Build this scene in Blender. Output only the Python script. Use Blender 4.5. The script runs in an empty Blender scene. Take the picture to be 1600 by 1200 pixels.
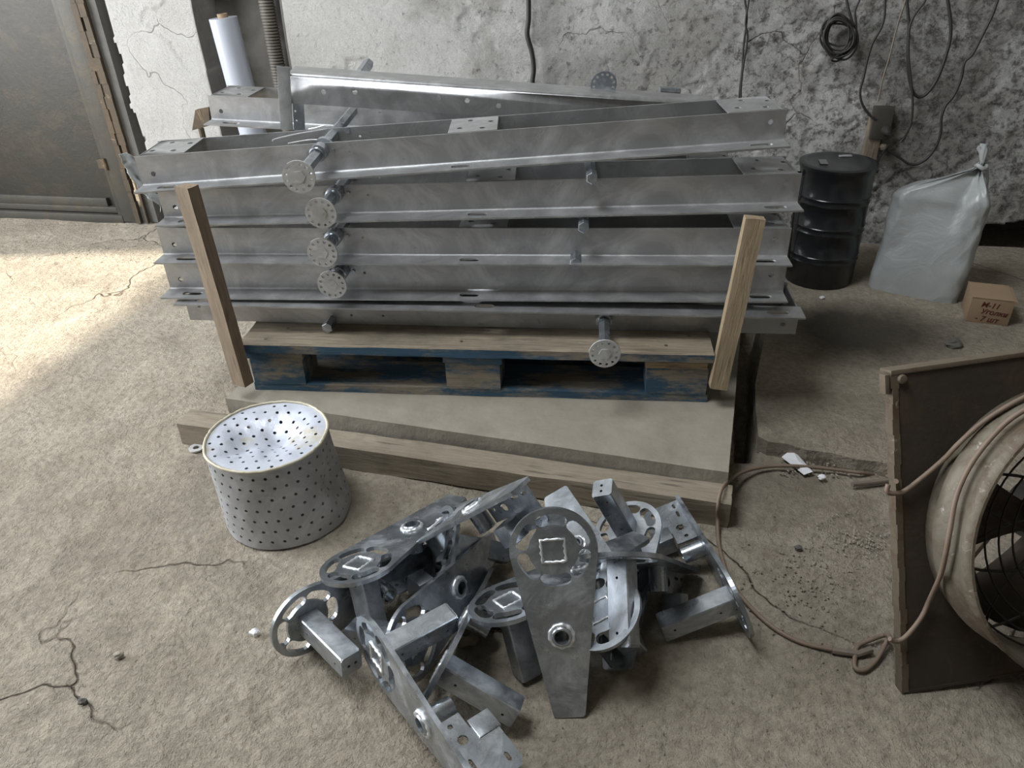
import bpy, bmesh, math, random
from mathutils import Vector, Matrix, noise
from mathutils.geometry import tessellate_polygon, delaunay_2d_cdt
D = bpy.data; SC = bpy.context.scene; COL = SC.collection
PI = math.pi
def R(a): return math.radians(a)

# ------------------------------------------------------------------ camera
F = 1202.0; PITCH = R(32.0); ROLL = R(2.1); H = 1.18
_c, _s = math.cos(PITCH), math.sin(PITCH)
FW = Vector((0, _c, -_s)); _u0 = Vector((0, _s, _c)); _r0 = Vector((1, 0, 0))
RT = _r0 * math.cos(ROLL) - _u0 * math.sin(ROLL)
UP = _u0 * math.cos(ROLL) + _r0 * math.sin(ROLL)
EYE = Vector((0, 0, H))
cam_d = D.cameras.new('camera'); cam = D.objects.new('camera', cam_d); COL.objects.link(cam)
cam_d.sensor_width = 36.0; cam_d.lens = F / 1600 * 36.0; cam_d.clip_start = 0.02; cam_d.clip_end = 200
m = Matrix((RT, UP, -FW)).transposed().to_4x4(); m.translation = EYE
cam.matrix_world = m
SC.camera = cam

def ray(px, py): return FW + RT * ((px - 800) / F) - UP * ((py - 600) / F)
def onZ(px, py, z=0.0):
    d = ray(px, py); return EYE + d * ((z - H) / d.z)
def onY(px, py, y):
    d = ray(px, py); return EYE + d * (y / d.y)
def onP(px, py, o, n):
    d = ray(px, py); return EYE + d * ((o - EYE).dot(n) / d.dot(n))

# ------------------------------------------------------------------ room frame (rotated 12 degrees)
TH = R(-12.0)
WU = Vector((math.cos(TH), math.sin(TH), 0)); WN = Vector((-math.sin(TH), math.cos(TH), 0)); W0 = Vector((-1.66, 3.40, 0))
def wall(px, py, off=0.0): return onP(px, py, W0 - WN * off, WN)
def wp(u, n, z): return W0 + WU * u + WN * n + Vector((0, 0, z))
ROOM = Matrix.Translation(W0) @ Matrix.Rotation(TH, 4, 'Z')

# ------------------------------------------------------------------ world, sun, daylight, overhead fill
wd = D.worlds.new('world'); SC.world = wd; wd.use_nodes = True
bg = wd.node_tree.nodes['Background']; bg.inputs[0].default_value = (0.72, 0.84, 1.0, 1); bg.inputs[1].default_value = 0.55
def aim(o, d):
    o.rotation_euler = Vector(d).to_track_quat('-Z', 'Y').to_euler()
sd = D.lights.new('sun', 'SUN'); sun = D.objects.new('sun', sd); COL.objects.link(sun)
sd.energy = 8.0; sd.angle = R(3.0); sd.color = (1.0, 0.90, 0.74)
aim(sun, (0.70, -0.035, -0.78)); sun.location = (-4, 0, 4)
def area(name, loc, d, sx, sy, e, col):
    l = D.lights.new(name, 'AREA'); l.shape = 'RECTANGLE'; l.size = sx; l.size_y = sy; l.energy = e; l.color = col
    o = D.objects.new(name, l); COL.objects.link(o); o.location = loc; aim(o, d); return o
area('doorway_daylight', wp(-1.52, -1.9, 1.35), (0.97, -0.1, -0.12), 2.0, 1.7, 150, (0.92, 0.95, 1.0))
area('overhead_fill', wp(0.9, -2.1, 3.8), (0.12, 0.25, -1), 1.4, 1.1, 88, (0.90, 0.95, 1.0))  # area lamp added for light from above; the ceiling is closed
SC.view_settings.view_transform = 'Standard'; SC.view_settings.look = 'None'
SC.view_settings.exposure = 0.32; SC.view_settings.gamma = 1.0; SC.view_settings.use_curve_mapping = False
SC.cycles.use_denoising = True; SC.cycles.max_bounces = 6; SC.cycles.diffuse_bounces = 3
SC.cycles.sample_clamp_indirect = 4.0

# ------------------------------------------------------------------ helpers
def tag(o, label=None, cat=None, group=None, kind=None):
    if label: o['label'] = label
    if cat: o['category'] = cat
    if group: o['group'] = group
    if kind: o['kind'] = kind
    return o
def empty(name, loc=(0, 0, 0), rot=None, M=None):
    o = D.objects.new(name, None); COL.objects.link(o); o.empty_display_size = 0.05
    if M is not None: o.matrix_world = M
    else:
        o.location = loc
        if rot: o.rotation_euler = rot
    return o
class MB:
    def __init__(s): s.v = []; s.f = []; s.mi = []
    def add(s, vs, fs, M=None, mi=0):
        b = len(s.v)
        s.v += [tuple(M @ Vector(v)) if M is not None else tuple(v) for v in vs]
        s.f += [tuple(b + i for i in f) for f in fs]; s.mi += [mi] * len(fs); return s
    def box(s, lo, hi, M=None, mi=0):
        x0, y0, z0 = lo; x1, y1, z1 = hi
        vs = [(x0,y0,z0),(x1,y0,z0),(x1,y1,z0),(x0,y1,z0),(x0,y0,z1),(x1,y0,z1),(x1,y1,z1),(x0,y1,z1)]
        return s.add(vs, [(0,3,2,1),(4,5,6,7),(0,1,5,4),(1,2,6,5),(2,3,7,6),(3,0,4,7)], M, mi)
    def prism(s, outer, holes, z0, z1, M=None, mi=0):
        loops = [outer] + list(holes)
        pts = [p for l in loops for p in l]; n = len(pts)
        tr = tessellate_polygon([[Vector((p[0], p[1], 0)) for p in l] for l in loops])
        vs = [(p[0], p[1], z0) for p in pts] + [(p[0], p[1], z1) for p in pts]
        fs = [tuple(t) for t in tr] + [tuple(n + i for i in reversed(t)) for t in tr]
        b = 0
        for l in loops:
            k = len(l)
            for i in range(k):
                a, c = b + i, b + (i + 1) % k; fs.append((a, c, c + n, a + n))
            b += k
        return s.add(vs, fs, M, mi)
    def lathe(s, prof, n=24, M=None, a0=0.0, mi=0, closed=False):
        vs = []; fs = []
        for (r, z) in prof:
            for k in range(n): a = a0 + 2 * PI * k / n; vs.append((r * math.cos(a), r * math.sin(a), z))
        m_ = len(prof)
        for j in range(m_ if closed else m_ - 1):
            j2 = (j + 1) % m_
            for k in range(n):
                k2 = (k + 1) % n; fs.append((j*n+k, j*n+k2, j2*n+k2, j2*n+k))
        if not closed:
            fs.append(tuple(reversed(range(n)))); fs.append(tuple((m_-1)*n + k for k in range(n)))
        return s.add(vs, fs, M, mi)
    def tube(s, pts, r, n=8, M=None, closed=False, mi=0):
        pts = [Vector(p) for p in pts]; m_ = len(pts); vs = []; fs = []; pn = None
        for i, p in enumerate(pts):
            a = pts[(i - 1) % m_] if closed or i > 0 else p; b = pts[(i + 1) % m_] if closed or i < m_ - 1 else p
            t = (b - a); t = t.normalized() if t.length > 1e-9 else Vector((0, 0, 1))
            if pn is None: pn = t.orthogonal().normalized()
            pn = (pn - t * pn.dot(t)).normalized(); bn = t.cross(pn)
            rr = r(i / max(1, m_ - 1)) if callable(r) else r
            for k in range(n): an = 2 * PI * k / n; vs.append(tuple(p + (pn * math.cos(an) + bn * math.sin(an)) * rr))
        for i in range(m_ if closed else m_ - 1):
            i2 = (i + 1) % m_
            for k in range(n): k2 = (k + 1) % n; fs.append((i*n+k, i*n+k2, i2*n+k2, i2*n+k))
        if not closed: fs.append(tuple(reversed(range(n)))); fs.append(tuple((m_-1)*n+k for k in range(n)))
        return s.add(vs, fs, M, mi)
    def build(s, name, mats, parent=None, smooth=False, bevel=0.0, angle=35, M=None):
        me = D.meshes.new(name); me.from_pydata(s.v, [], s.f)
        for mt in (mats if isinstance(mats, (list, tuple)) else [mats]): me.materials.append(mt)
        me.polygons.foreach_set('material_index', s.mi)
        bm = bmesh.new(); bm.from_mesh(me)
        bmesh.ops.remove_doubles(bm, verts=bm.verts, dist=1e-6)
        bmesh.ops.recalc_face_normals(bm, faces=bm.faces)
        if bevel > 0:
            es = [e for e in bm.edges if len(e.link_faces) == 2 and e.calc_face_angle(0) > R(40)]
            bmesh.ops.bevel(bm, geom=es, offset=bevel, segments=2, affect='EDGES', profile=0.6)
        if smooth or bevel > 0:
            for f in bm.faces: f.smooth = True
            for e in bm.edges:
                if len(e.link_faces) == 2 and e.calc_face_angle(0) > R(angle): e.smooth = False
        bm.to_mesh(me); bm.free(); me.update()
        o = D.objects.new(name, me); COL.objects.link(o)
        if parent: o.parent = parent
        if M is not None: o.matrix_world = M
        return o
def ngon(n, r, cx=0, cy=0, a0=0): return [(cx + r * math.cos(a0 + 2*PI*k/n), cy + r * math.sin(a0 + 2*PI*k/n)) for k in range(n)]
def slot(cx, cy, l, w, n=5):
    h = l / 2 - w / 2
    return [(cx + h + w/2*math.cos(-PI/2 + PI*k/n), cy + w/2*math.sin(-PI/2 + PI*k/n)) for k in range(n+1)] + \
           [(cx - h + w/2*math.cos(PI/2 + PI*k/n), cy + w/2*math.sin(PI/2 + PI*k/n)) for k in range(n+1)]
def smoothp(pts, sub=6, closed=False):
    P = [Vector(p) for p in pts]; n = len(P); out = []
    for i in range(n if closed else n - 1):
        p0 = P[(i-1) % n] if closed or i > 0 else P[0]; p1 = P[i]; p2 = P[(i+1) % n]
        p3 = P[(i+2) % n] if closed or i < n - 2 else P[-1]
        for k in range(sub):
            t = k / sub
            out.append(0.5*((2*p1) + (p2-p0)*t + (2*p0-5*p1+4*p2-p3)*t*t + (3*p1-p0-3*p2+p3)*t*t*t))
    if not closed: out.append(P[-1])
    return out
def copy_tree(o, parent=None):
    c = o.copy(); COL.objects.link(c)
    if parent: c.parent = parent; c.matrix_parent_inverse = o.matrix_parent_inverse.copy()
    for ch in list(o.children): copy_tree(ch, c)
    return c
def M3(R9, loc, axis=None):
    m = Matrix(R9).to_4x4(); m.translation = Vector(loc); return m
def frame(o, x, z):
    x = Vector(x).normalized(); z = Vector(z); z = (z - x * z.dot(x)).normalized(); y = z.cross(x)
    m = Matrix((x, y, z)).transposed().to_4x4(); m.translation = Vector(o); return m
def fbm(p, o=4): return noise.fractal(Vector(p), 1.0, 2.0, o)

# ------------------------------------------------------------------ materials
class NT:
    def __init__(s, name):
        s.m = D.materials.new(name); s.m.use_nodes = True; s.t = s.m.node_tree; s.b = s.t.nodes['Principled BSDF']
        s.tc = s.t.nodes.new('ShaderNodeTexCoord')
    def L(s, a, b): s.t.links.new(a, b)
    def vec(s, sc=(1, 1, 1)):
        mp = s.t.nodes.new('ShaderNodeMapping'); mp.inputs['Scale'].default_value = sc; s.L(s.tc.outputs['Object'], mp.inputs[0]); return mp.outputs[0]
    def noise(s, scale, detail=4, rough=0.6, sc=(1, 1, 1), dist=0.0):
        n = s.t.nodes.new('ShaderNodeTexNoise'); n.inputs['Scale'].default_value = scale; n.inputs['Detail'].default_value = detail
        n.inputs['Roughness'].default_value = rough; n.inputs['Distortion'].default_value = dist; s.L(s.vec(sc), n.inputs['Vector']); return n.outputs['Fac']
    def vor(s, scale, feat='F1', sc=(1, 1, 1), warp=None):
        n = s.t.nodes.new('ShaderNodeTexVoronoi'); n.feature = feat; n.inputs['Scale'].default_value = scale
        v = s.vec(sc)
        if warp:
            w = s.t.nodes.new('ShaderNodeTexNoise'); w.inputs['Scale'].default_value = warp[0]; w.inputs['Detail'].default_value = 4; s.L(v, w.inputs['Vector'])
            a = s.t.nodes.new('ShaderNodeVectorMath'); a.operation = 'MULTIPLY_ADD'; s.L(w.outputs['Color'], a.inputs[0]); a.inputs[1].default_value = (warp[1],)*3; s.L(v, a.inputs[2]); v = a.outputs[0]
        s.L(v, n.inputs['Vector']); return n.outputs['Distance'] if feat != 'F1c' else n.outputs['Color']
    def ramp(s, fac, stops):
        r = s.t.nodes.new('ShaderNodeValToRGB'); e = r.color_ramp.elements
        while len(e) < len(stops): e.new(0.5)
        for i, (p, c) in enumerate(stops):
            e[i].position = p; e[i].color = (c, c, c, 1) if isinstance(c, (int, float)) else (*c, 1)
        s.L(fac, r.inputs[0]); return r.outputs[0]
    def mix(s, fac, a, b, mode='MIX'):
        n = s.t.nodes.new('ShaderNodeMix'); n.data_type = 'RGBA'; n.blend_type = mode
        for sock, v in ((n.inputs[0], fac), (n.inputs[6], a), (n.inputs[7], b)):
            if hasattr(v, 'is_output') or hasattr(v, 'links'): s.L(v, sock)
            elif isinstance(v, (int, float)): sock.default_value = v
            else: sock.default_value = (*v, 1)
        return n.outputs[2]
    def math(s, op, a, b=0.5):
        n = s.t.nodes.new('ShaderNodeMath'); n.operation = op
        for i, v in enumerate((a, b)):
            if isinstance(v, (int, float)): n.inputs[i].default_value = v
            else: s.L(v, n.inputs[i])
        return n.outputs[0]
    def bump(s, hgt, strength=0.5, dist=0.01, prev=None):
        n = s.t.nodes.new('ShaderNodeBump'); n.inputs['Strength'].default_value = strength; n.inputs['Distance'].default_value = dist
        s.L(hgt, n.inputs['Height'])
        if prev is not None: s.L(prev, n.inputs['Normal'])
        s.L(n.outputs[0], s.b.inputs['Normal']); return n.outputs[0]
    def col(s, v):
        if isinstance(v, tuple): s.b.inputs['Base Color'].default_value = (*v, 1)
        else: s.L(v, s.b.inputs['Base Color'])
        return s
    def rough(s, v):
        if isinstance(v, (int, float)): s.b.inputs['Roughness'].default_value = v
        else: s.L(v, s.b.inputs['Roughness'])
        return s
    def metal(s, v):
        if isinstance(v, (int, float)): s.b.inputs['Metallic'].default_value = v
        else: s.L(v, s.b.inputs['Metallic'])
        return s

def mat_floor():
    n = NT('worn_concrete_floor')
    big = n.noise(1.1, 5, 0.6); mid = n.noise(6, 6, 0.65); fine = n.noise(60, 4, 0.7)
    c = n.ramp(big, [(0.3, (0.235, 0.195, 0.145)), (0.5, (0.345, 0.30, 0.23)), (0.7, (0.42, 0.375, 0.30))])
    c = n.mix(0.5, c, n.ramp(mid, [(0.3, (0.235, 0.20, 0.15)), (0.7, (0.48, 0.43, 0.345))]))
    c = n.mix(n.ramp(fine, [(0.35, 0.45), (0.6, 0.0)]), c, (0.13, 0.11, 0.09))
    dirt = n.ramp(n.noise(2.3, 6, 0.7, dist=0.6), [(0.52, 0.0), (0.68, 0.55)])
    c = n.mix(dirt, c, (0.15, 0.125, 0.10))
    ck = n.vor(1.15, 'DISTANCE_TO_EDGE', warp=(2.2, 0.55)); gate = n.ramp(n.noise(0.9, 2, 0.5), [(0.48, 0.0), (0.56, 1.0)])
    cr = n.math('MULTIPLY', n.ramp(ck, [(0.0, 0.75), (0.0045, 0.0)]), gate)
    c = n.mix(cr, c, (0.09, 0.058, 0.045))
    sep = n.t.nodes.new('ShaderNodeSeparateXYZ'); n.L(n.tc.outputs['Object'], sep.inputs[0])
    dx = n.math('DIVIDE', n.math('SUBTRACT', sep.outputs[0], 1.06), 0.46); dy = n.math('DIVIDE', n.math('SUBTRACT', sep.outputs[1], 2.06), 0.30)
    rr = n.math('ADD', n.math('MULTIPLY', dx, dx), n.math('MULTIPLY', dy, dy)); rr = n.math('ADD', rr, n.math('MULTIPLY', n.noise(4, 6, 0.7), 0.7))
    c = n.mix(n.ramp(rr, [(0.45, 0.88), (1.9, 0.0)]), c, (0.042, 0.036, 0.027))  # beam stack's shadow painted into the floor, together with an oily stain
    pit = n.ramp(n.vor(38), [(0.0, 1.0), (0.16, 0.0)]); pit = n.math('MULTIPLY', pit, n.ramp(mid, [(0.5, 0.0), (0.62, 0.7)]))
    c = n.mix(pit, c, (0.12, 0.10, 0.08)); n.col(c).rough(0.92); n.b.inputs['Specular IOR Level'].default_value = 0.25
    h1 = n.bump(n.noise(9, 8, 0.72), 0.9, 0.03); h2 = n.bump(n.noise(70, 3, 0.7), 0.75, 0.006, h1)
    h3 = n.math('MULTIPLY', cr, -1.0); n.bump(h3, 1.0, 0.01, h2)
    return n.m
def mat_plaster():
    n = NT('peeling_whitewashed_plaster')
    sep = n.t.nodes.new('ShaderNodeSeparateXYZ'); n.L(n.tc.outputs['Object'], sep.inputs[0])
    xr = n.math('MULTIPLY', n.math('SUBTRACT', sep.outputs[0], 1.7), 0.07)
    xr = n.math('MINIMUM', n.math('MAXIMUM', xr, -0.07), 0.09)
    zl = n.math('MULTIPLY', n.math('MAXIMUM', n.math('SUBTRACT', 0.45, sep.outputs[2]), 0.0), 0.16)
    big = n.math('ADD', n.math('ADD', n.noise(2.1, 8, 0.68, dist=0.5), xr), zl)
    fine = n.noise(26, 8, 0.75)
    white = n.mix(fine, (0.54, 0.525, 0.49), (0.80, 0.79, 0.75))
    grey = n.mix(fine, (0.22, 0.21, 0.19), (0.56, 0.54, 0.50))
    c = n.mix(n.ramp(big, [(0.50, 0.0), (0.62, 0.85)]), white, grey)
    sp = n.ramp(n.math('ADD', n.noise(30, 8, 0.8, dist=0.25), n.math('MULTIPLY', xr, 1.0)), [(0.555, 0.0), (0.68, 0.9)])
    c = n.mix(sp, c, (0.10, 0.09, 0.08))
    st = n.ramp(n.math('ADD', n.noise(4.5, 9, 0.75, dist=1.0), xr), [(0.64, 0.0), (0.74, 0.8)])
    c = n.mix(st, c, (0.085, 0.075, 0.065))
    warm = n.ramp(n.noise(1.5, 4, 0.6), [(0.55, 0.0), (0.75, 0.35)])
    c = n.mix(warm, c, (0.40, 0.33, 0.24))
    ck = n.vor(2.0, 'DISTANCE_TO_EDGE', warp=(3.0, 0.5)); gate = n.ramp(n.noise(1.7, 2), [(0.50, 0.0), (0.58, 1.0)])
    cr = n.math('MULTIPLY', n.ramp(ck, [(0.0, 0.8), (0.006, 0.0)]), gate)
    c = n.mix(cr, c, (0.13, 0.11, 0.09)); n.col(c).rough(0.9)
    a = n.bump(n.noise(18, 9, 0.74), 0.9, 0.018); b = n.bump(n.noise(48, 8, 0.8, dist=0.2), 1.0, 0.013, a)
    n.bump(n.math('MULTIPLY', cr, -1.0), 0.8, 0.008, b); return n.m
def mat_metal(name, a, b, rough=0.42, metal=0.85, spangle=9.0, white=0.0, blotch=3.0, bumps=0.15):
    n = NT(name)
    f = n.noise(blotch, 5, 0.6, dist=0.4); c = n.mix(f, a, b)
    c = n.mix(n.ramp(n.noise(spangle, 6, 0.7, dist=1.5), [(0.45, 0.0), (0.7, 0.6)]), c, tuple(min(1, x * 1.35) for x in b))
    if white > 0:
        w = n.ramp(n.noise(11, 7, 0.7, dist=1.0), [(0.50, 0.0), (0.68, white)]); c = n.mix(w, c, (0.72, 0.75, 0.80))
        n.metal(n.math('SUBTRACT', metal, n.math('MULTIPLY', w, 0.5)))
    else: n.metal(metal)
    dk = n.ramp(n.noise(22, 6, 0.7, dist=0.6), [(0.62, 0.0), (0.75, 0.5)]); c = n.mix(dk, c, tuple(x * 0.45 for x in a))
    n.col(c); n.rough(n.ramp(n.noise(14, 5, 0.65), [(0.3, rough - 0.08), (0.7, rough + 0.14)]))
    n.bump(n.noise(55, 4, 0.6), bumps, 0.002); return n.m
def mat_wood(name, a, b, dark, scale=(1.2, 14, 14), rough=0.8, paint=None, thr=0.5, grain=1.0):
    vert = scale[0] > 5
    n = NT(name)
    g = n.noise(9, 7, 0.7, sc=scale, dist=0.8); c = n.mix(n.ramp(g, [(0.3, 0.0), (0.7, 1.0)]), a, b)
    c = n.mix(n.ramp(n.noise(5, 6, 0.7), [(0.5, 0.0), (0.75, 0.7)]), c, dark)
    s_ = n.ramp(n.noise(26, 4, 0.6, sc=(4, 4, 0.3) if vert else (0.3, 4, 4)), [(0.60, 0.0), (0.68, 0.55)]); c = n.mix(s_, c, tuple(x * 0.35 for x in dark))
    if paint:
        p = n.ramp(n.noise(5.5, 7, 0.72, sc=(0.7, 2.2, 2.2)), [(thr - 0.06, 1.0), (thr + 0.04, 0.0)]); c = n.mix(p, c, paint)
    n.col(c).rough(rough); n.bump(g, 0.6 * grain, 0.004); return n.m
def mat_plain(name, c, rough=0.6, metal=0.0, var=0.25, sc=20, bumps=0.1, **k):
    n = NT(name); n.col(n.mix(n.noise(sc, 5, 0.65), tuple(x * (1 - var) for x in c), tuple(min(1, x * (1 + var)) for x in c))).rough(rough).metal(metal)
    n.bump(n.noise(sc * 3, 4, 0.6), bumps, 0.003)
    for a, b in k.items(): n.b.inputs[a].default_value = b
    return n.m
def mat_rust(name, base, rust, thr=0.5, rough=0.7, metal=0.3, pale=None):
    n = NT(name); c = n.mix(n.noise(7, 5, 0.6), tuple(x * 0.75 for x in base), tuple(x * 1.2 for x in base))
    c = n.mix(n.ramp(n.noise(9, 9, 0.75, dist=0.7), [(thr, 0.0), (thr + 0.14, 0.9)]), c, rust)
    if pale: c = n.mix(n.ramp(n.noise(16, 8, 0.7, dist=1.2), [(0.60, 0.0), (0.68, 0.85)]), c, pale)
    n.col(c).rough(rough).metal(metal); n.bump(n.noise(40, 6, 0.7), 0.4, 0.004); return n.m

MT = {}
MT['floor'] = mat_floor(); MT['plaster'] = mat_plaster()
MT['slab'] = mat_plain('grey_brown_concrete', (0.25, 0.224, 0.178), 0.9, 0, 0.35, 11, 0.7)
MT['galv'] = mat_metal('galvanised_steel', (0.29, 0.295, 0.30), (0.50, 0.50, 0.495), 0.42, 0.82, 7, 0, 2.2)
MT['galv2'] = mat_metal('hot_dip_zinc_mottled', (0.21, 0.235, 0.265), (0.46, 0.49, 0.52), 0.30, 0.90, 16, 0.55, 6)
MT['galv3'] = mat_metal('cast_zinc_disc', (0.45, 0.45, 0.44), (0.62, 0.62, 0.60), 0.5, 0.6, 20, 0, 9)
MT['weld'] = mat_metal('weld_bead_steel', (0.6, 0.62, 0.63), (0.82, 0.84, 0.86), 0.35, 0.7, 40, 0, 20, 0.8)
MT['basket'] = mat_metal('dull_zinc_sheet', (0.30, 0.30, 0.30), (0.42, 0.42, 0.415), 0.6, 0.35, 8, 0, 4, 0.3)
n = NT('crumpled_zinc_top'); _m = n.ramp(n.noise(6, 6, 0.65), [(0.52, 0.0), (0.62, 1.0)])
n.col(n.mix(_m, n.mix(n.noise(14), (0.45, 0.48, 0.56), (0.74, 0.77, 0.84)), n.mix(n.noise(20), (0.40, 0.35, 0.24), (0.62, 0.58, 0.44)))).rough(0.45).metal(0.35); n.bump(n.noise(22, 6, 0.7), 0.5, 0.004); MT['basket_top'] = n.m
MT['basket_rim'] = mat_plain('yellowish_dross_rim', (0.50, 0.46, 0.35), 0.6, 0.3, 0.3, 30, 0.5)
MT['wood_top'] = mat_wood('weathered_pallet_board', (0.12, 0.098, 0.07), (0.30, 0.25, 0.175), (0.06, 0.052, 0.042), (0.8, 9, 9))
MT['wood_blue'] = mat_wood('worn_blue_painted_wood', (0.15, 0.13, 0.10), (0.27, 0.23, 0.17), (0.07, 0.065, 0.058), (0.8, 9, 9), 0.75, (0.030, 0.075, 0.120), 0.52)
MT['wood_split'] = mat_wood('split_fresh_wood', (0.22, 0.16, 0.09), (0.34, 0.25, 0.15), (0.13, 0.09, 0.05), (0.8, 12, 12))
MT['stake_l'] = mat_wood('grey_brown_batten', (0.17, 0.125, 0.08), (0.26, 0.195, 0.13), (0.10, 0.075, 0.05), (12, 12, 1.0))
MT['stake_r'] = mat_wood('tan_batten', (0.24, 0.18, 0.11), (0.35, 0.27, 0.17), (0.15, 0.11, 0.065), (12, 12, 1.0))
MT['timber'] = mat_wood('dusty_square_timber', (0.18, 0.148, 0.105), (0.29, 0.248, 0.185), (0.085, 0.068, 0.048), (1.0, 10, 10))
MT['door'] = mat_rust('grimy_olive_steel', (0.034, 0.031, 0.024), (0.048, 0.040, 0.028), 0.5, 0.5, 0.35)
MT['door_frame'] = mat_rust('grimy_steel_frame', (0.068, 0.064, 0.054), (0.09, 0.075, 0.05), 0.5, 0.55, 0.4)
MT['post'] = mat_rust('rusted_jamb_steel', (0.075, 0.058, 0.038), (0.12, 0.078, 0.045), 0.48, 0.7, 0.3, (0.34, 0.27, 0.14))
MT['dark'] = mat_plain('dark_shade_and_debris', (0.10, 0.095, 0.085), 0.9, 0, 0.5, 9, 0.6)  # paints shade into recess, niche and jamb gap; also colours dark debris
MT['conduit'] = mat_plain('grimy_conduit', (0.13, 0.115, 0.095), 0.6, 0.2, 0.4, 15)
MT['roll'] = mat_plain('pale_film_roll', (0.44, 0.47, 0.53), 0.28, 0.0, 0.06, 6, 0.02)
MT['card'] = mat_plain('brown_cardboard', (0.30, 0.21, 0.13), 0.85, 0, 0.18, 12)
MT['ink'] = mat_plain('dark_red_marker', (0.10, 0.02, 0.015), 0.7)
MT['black'] = mat_plain('black_enamel', (0.016, 0.017, 0.019), 0.22, 0.0, 0.3, 8, 0.05)
MT['tape'] = mat_plain('worn_tape', (0.16, 0.155, 0.15), 0.5)
MT['rubber'] = mat_plain('black_cable_rubber', (0.028, 0.026, 0.024), 0.55)
MT['browncord'] = mat_plain('dirty_brown_cord', (0.20, 0.145, 0.105), 0.6, 0, 0.3, 30)
MT['greycord'] = mat_plain('grimy_grey_cable', (0.17, 0.14, 0.11), 0.6, 0, 0.35, 30)
n = NT('translucent_white_plastic'); n.col(n.mix(n.noise(5), (0.36, 0.38, 0.37), (0.58, 0.60, 0.59))).rough(0.32); n.b.inputs['Transmission Weight'].default_value = 0.25; n.bump(n.noise(9, 6, 0.6, dist=1.0), 0.6, 0.012); MT['plastic'] = n.m
MT['panel'] = mat_plain('grey_board', (0.20, 0.205, 0.19), 0.5, 0, 0.15, 6)
MT['paper'] = mat_plain('white_paper', (0.80, 0.80, 0.82), 0.7, 0, 0.04)
MT['fan_plate'] = mat_rust('brown_rusted_plate', (0.060, 0.048, 0.036), (0.10, 0.066, 0.042), 0.5, 0.75, 0.3)
MT['fan_edge'] = mat_rust('rusted_pale_edge', (0.15, 0.12, 0.085), (0.10, 0.058, 0.032), 0.5, 0.7, 0.3, (0.40, 0.36, 0.28))
MT['fan_ring'] = mat_rust('dusty_cream_ring', (0.17, 0.148, 0.11), (0.10, 0.07, 0.045), 0.45, 0.6, 0.2, (0.50, 0.47, 0.40))
MT['grille'] = mat_plain('black_wire', (0.03, 0.025, 0.02), 0.5, 0.4)
MT['stone'] = mat_plain('chipped_stone', (0.28, 0.25, 0.20), 0.9, 0, 0.3, 30, 0.6)
MT['socket'] = mat_plain('dirty_bakelite', (0.055, 0.048, 0.040), 0.45, 0, 0.5, 18)
MT['plank'] = mat_wood('pale_backing_wood', (0.16, 0.13, 0.095), (0.26, 0.21, 0.155), (0.08, 0.06, 0.045), (12, 12, 1.0))

# ------------------------------------------------------------------ setting
random.seed(7)
def grid_mesh(name, nx, ny, f, mats, matf=None, kind='structure', M=None):
    vs = [f(i / nx, j / ny) for j in range(ny + 1) for i in range(nx + 1)]
    w = nx + 1
    fs = [(j*w+i, j*w+i+1, (j+1)*w+i+1, (j+1)*w+i) for j in range(ny) for i in range(nx)]
    me = D.meshes.new(name); me.from_pydata(vs, [], fs)
    for mt in mats: me.materials.append(mt)
    if matf:
        me.polygons.foreach_set('material_index', [matf((i + .5) / nx, (j + .5) / ny) for j in range(ny) for i in range(nx)])
    me.polygons.foreach_set('use_smooth', [True] * len(fs)); me.update()
    o = D.objects.new(name, me); COL.objects.link(o); o['kind'] = kind
    if M is not None: o.matrix_world = M
    return o
def ffloor(a, b):
    x = -3.4 + 6.6 * a; y = 0.3 + 3.7 * b
    z = 0.006 * fbm((x * 2.2, y * 2.2, 0), 3) + 0.0035 * fbm((x * 11, y * 11, 4), 4)
    z = min(z, 0.006) - 0.004
    xe = 0.478 + (y - 1.327) * 0.29; xs = 0.625 + (y - 1.60) * 0.31
    if 1.50 < y < 2.35 and xe + 0.012 < x < xs - 0.004: z = -0.16  # trench added so the gap between slab and screed falls dark
    return (x, y, z)
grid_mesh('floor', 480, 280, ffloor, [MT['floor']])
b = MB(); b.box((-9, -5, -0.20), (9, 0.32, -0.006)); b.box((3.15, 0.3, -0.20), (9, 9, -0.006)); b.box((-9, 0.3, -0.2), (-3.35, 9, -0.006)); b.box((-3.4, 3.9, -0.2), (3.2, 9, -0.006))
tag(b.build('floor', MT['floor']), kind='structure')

# broken raised screed in the right rear corner of the floor
SCZ = 0.034
edge = [onZ(*q, SCZ) for q in [(1180, 600), (1181, 640), (1185, 682), (1200, 690), (1232, 694), (1262, 703), (1300, 708), (1340, 718), (1370, 721), (1396, 727), (1440, 742), (1600, 770)]]
poly = [(p.x, p.y) for p in edge] + [(3.0, 1.3), (3.0, 2.5)] + [tuple(wp(u, .02, 0)[:2]) for u in (4.2, 2.75)] + [tuple(onZ(*q, SCZ)[:2]) for q in [(1215, 440), (1200, 500), (1190, 550)]]
b = MB(); b.prism(poly, [], -0.01, SCZ); tag(b.build('floor', MT['floor']), kind='structure')

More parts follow.
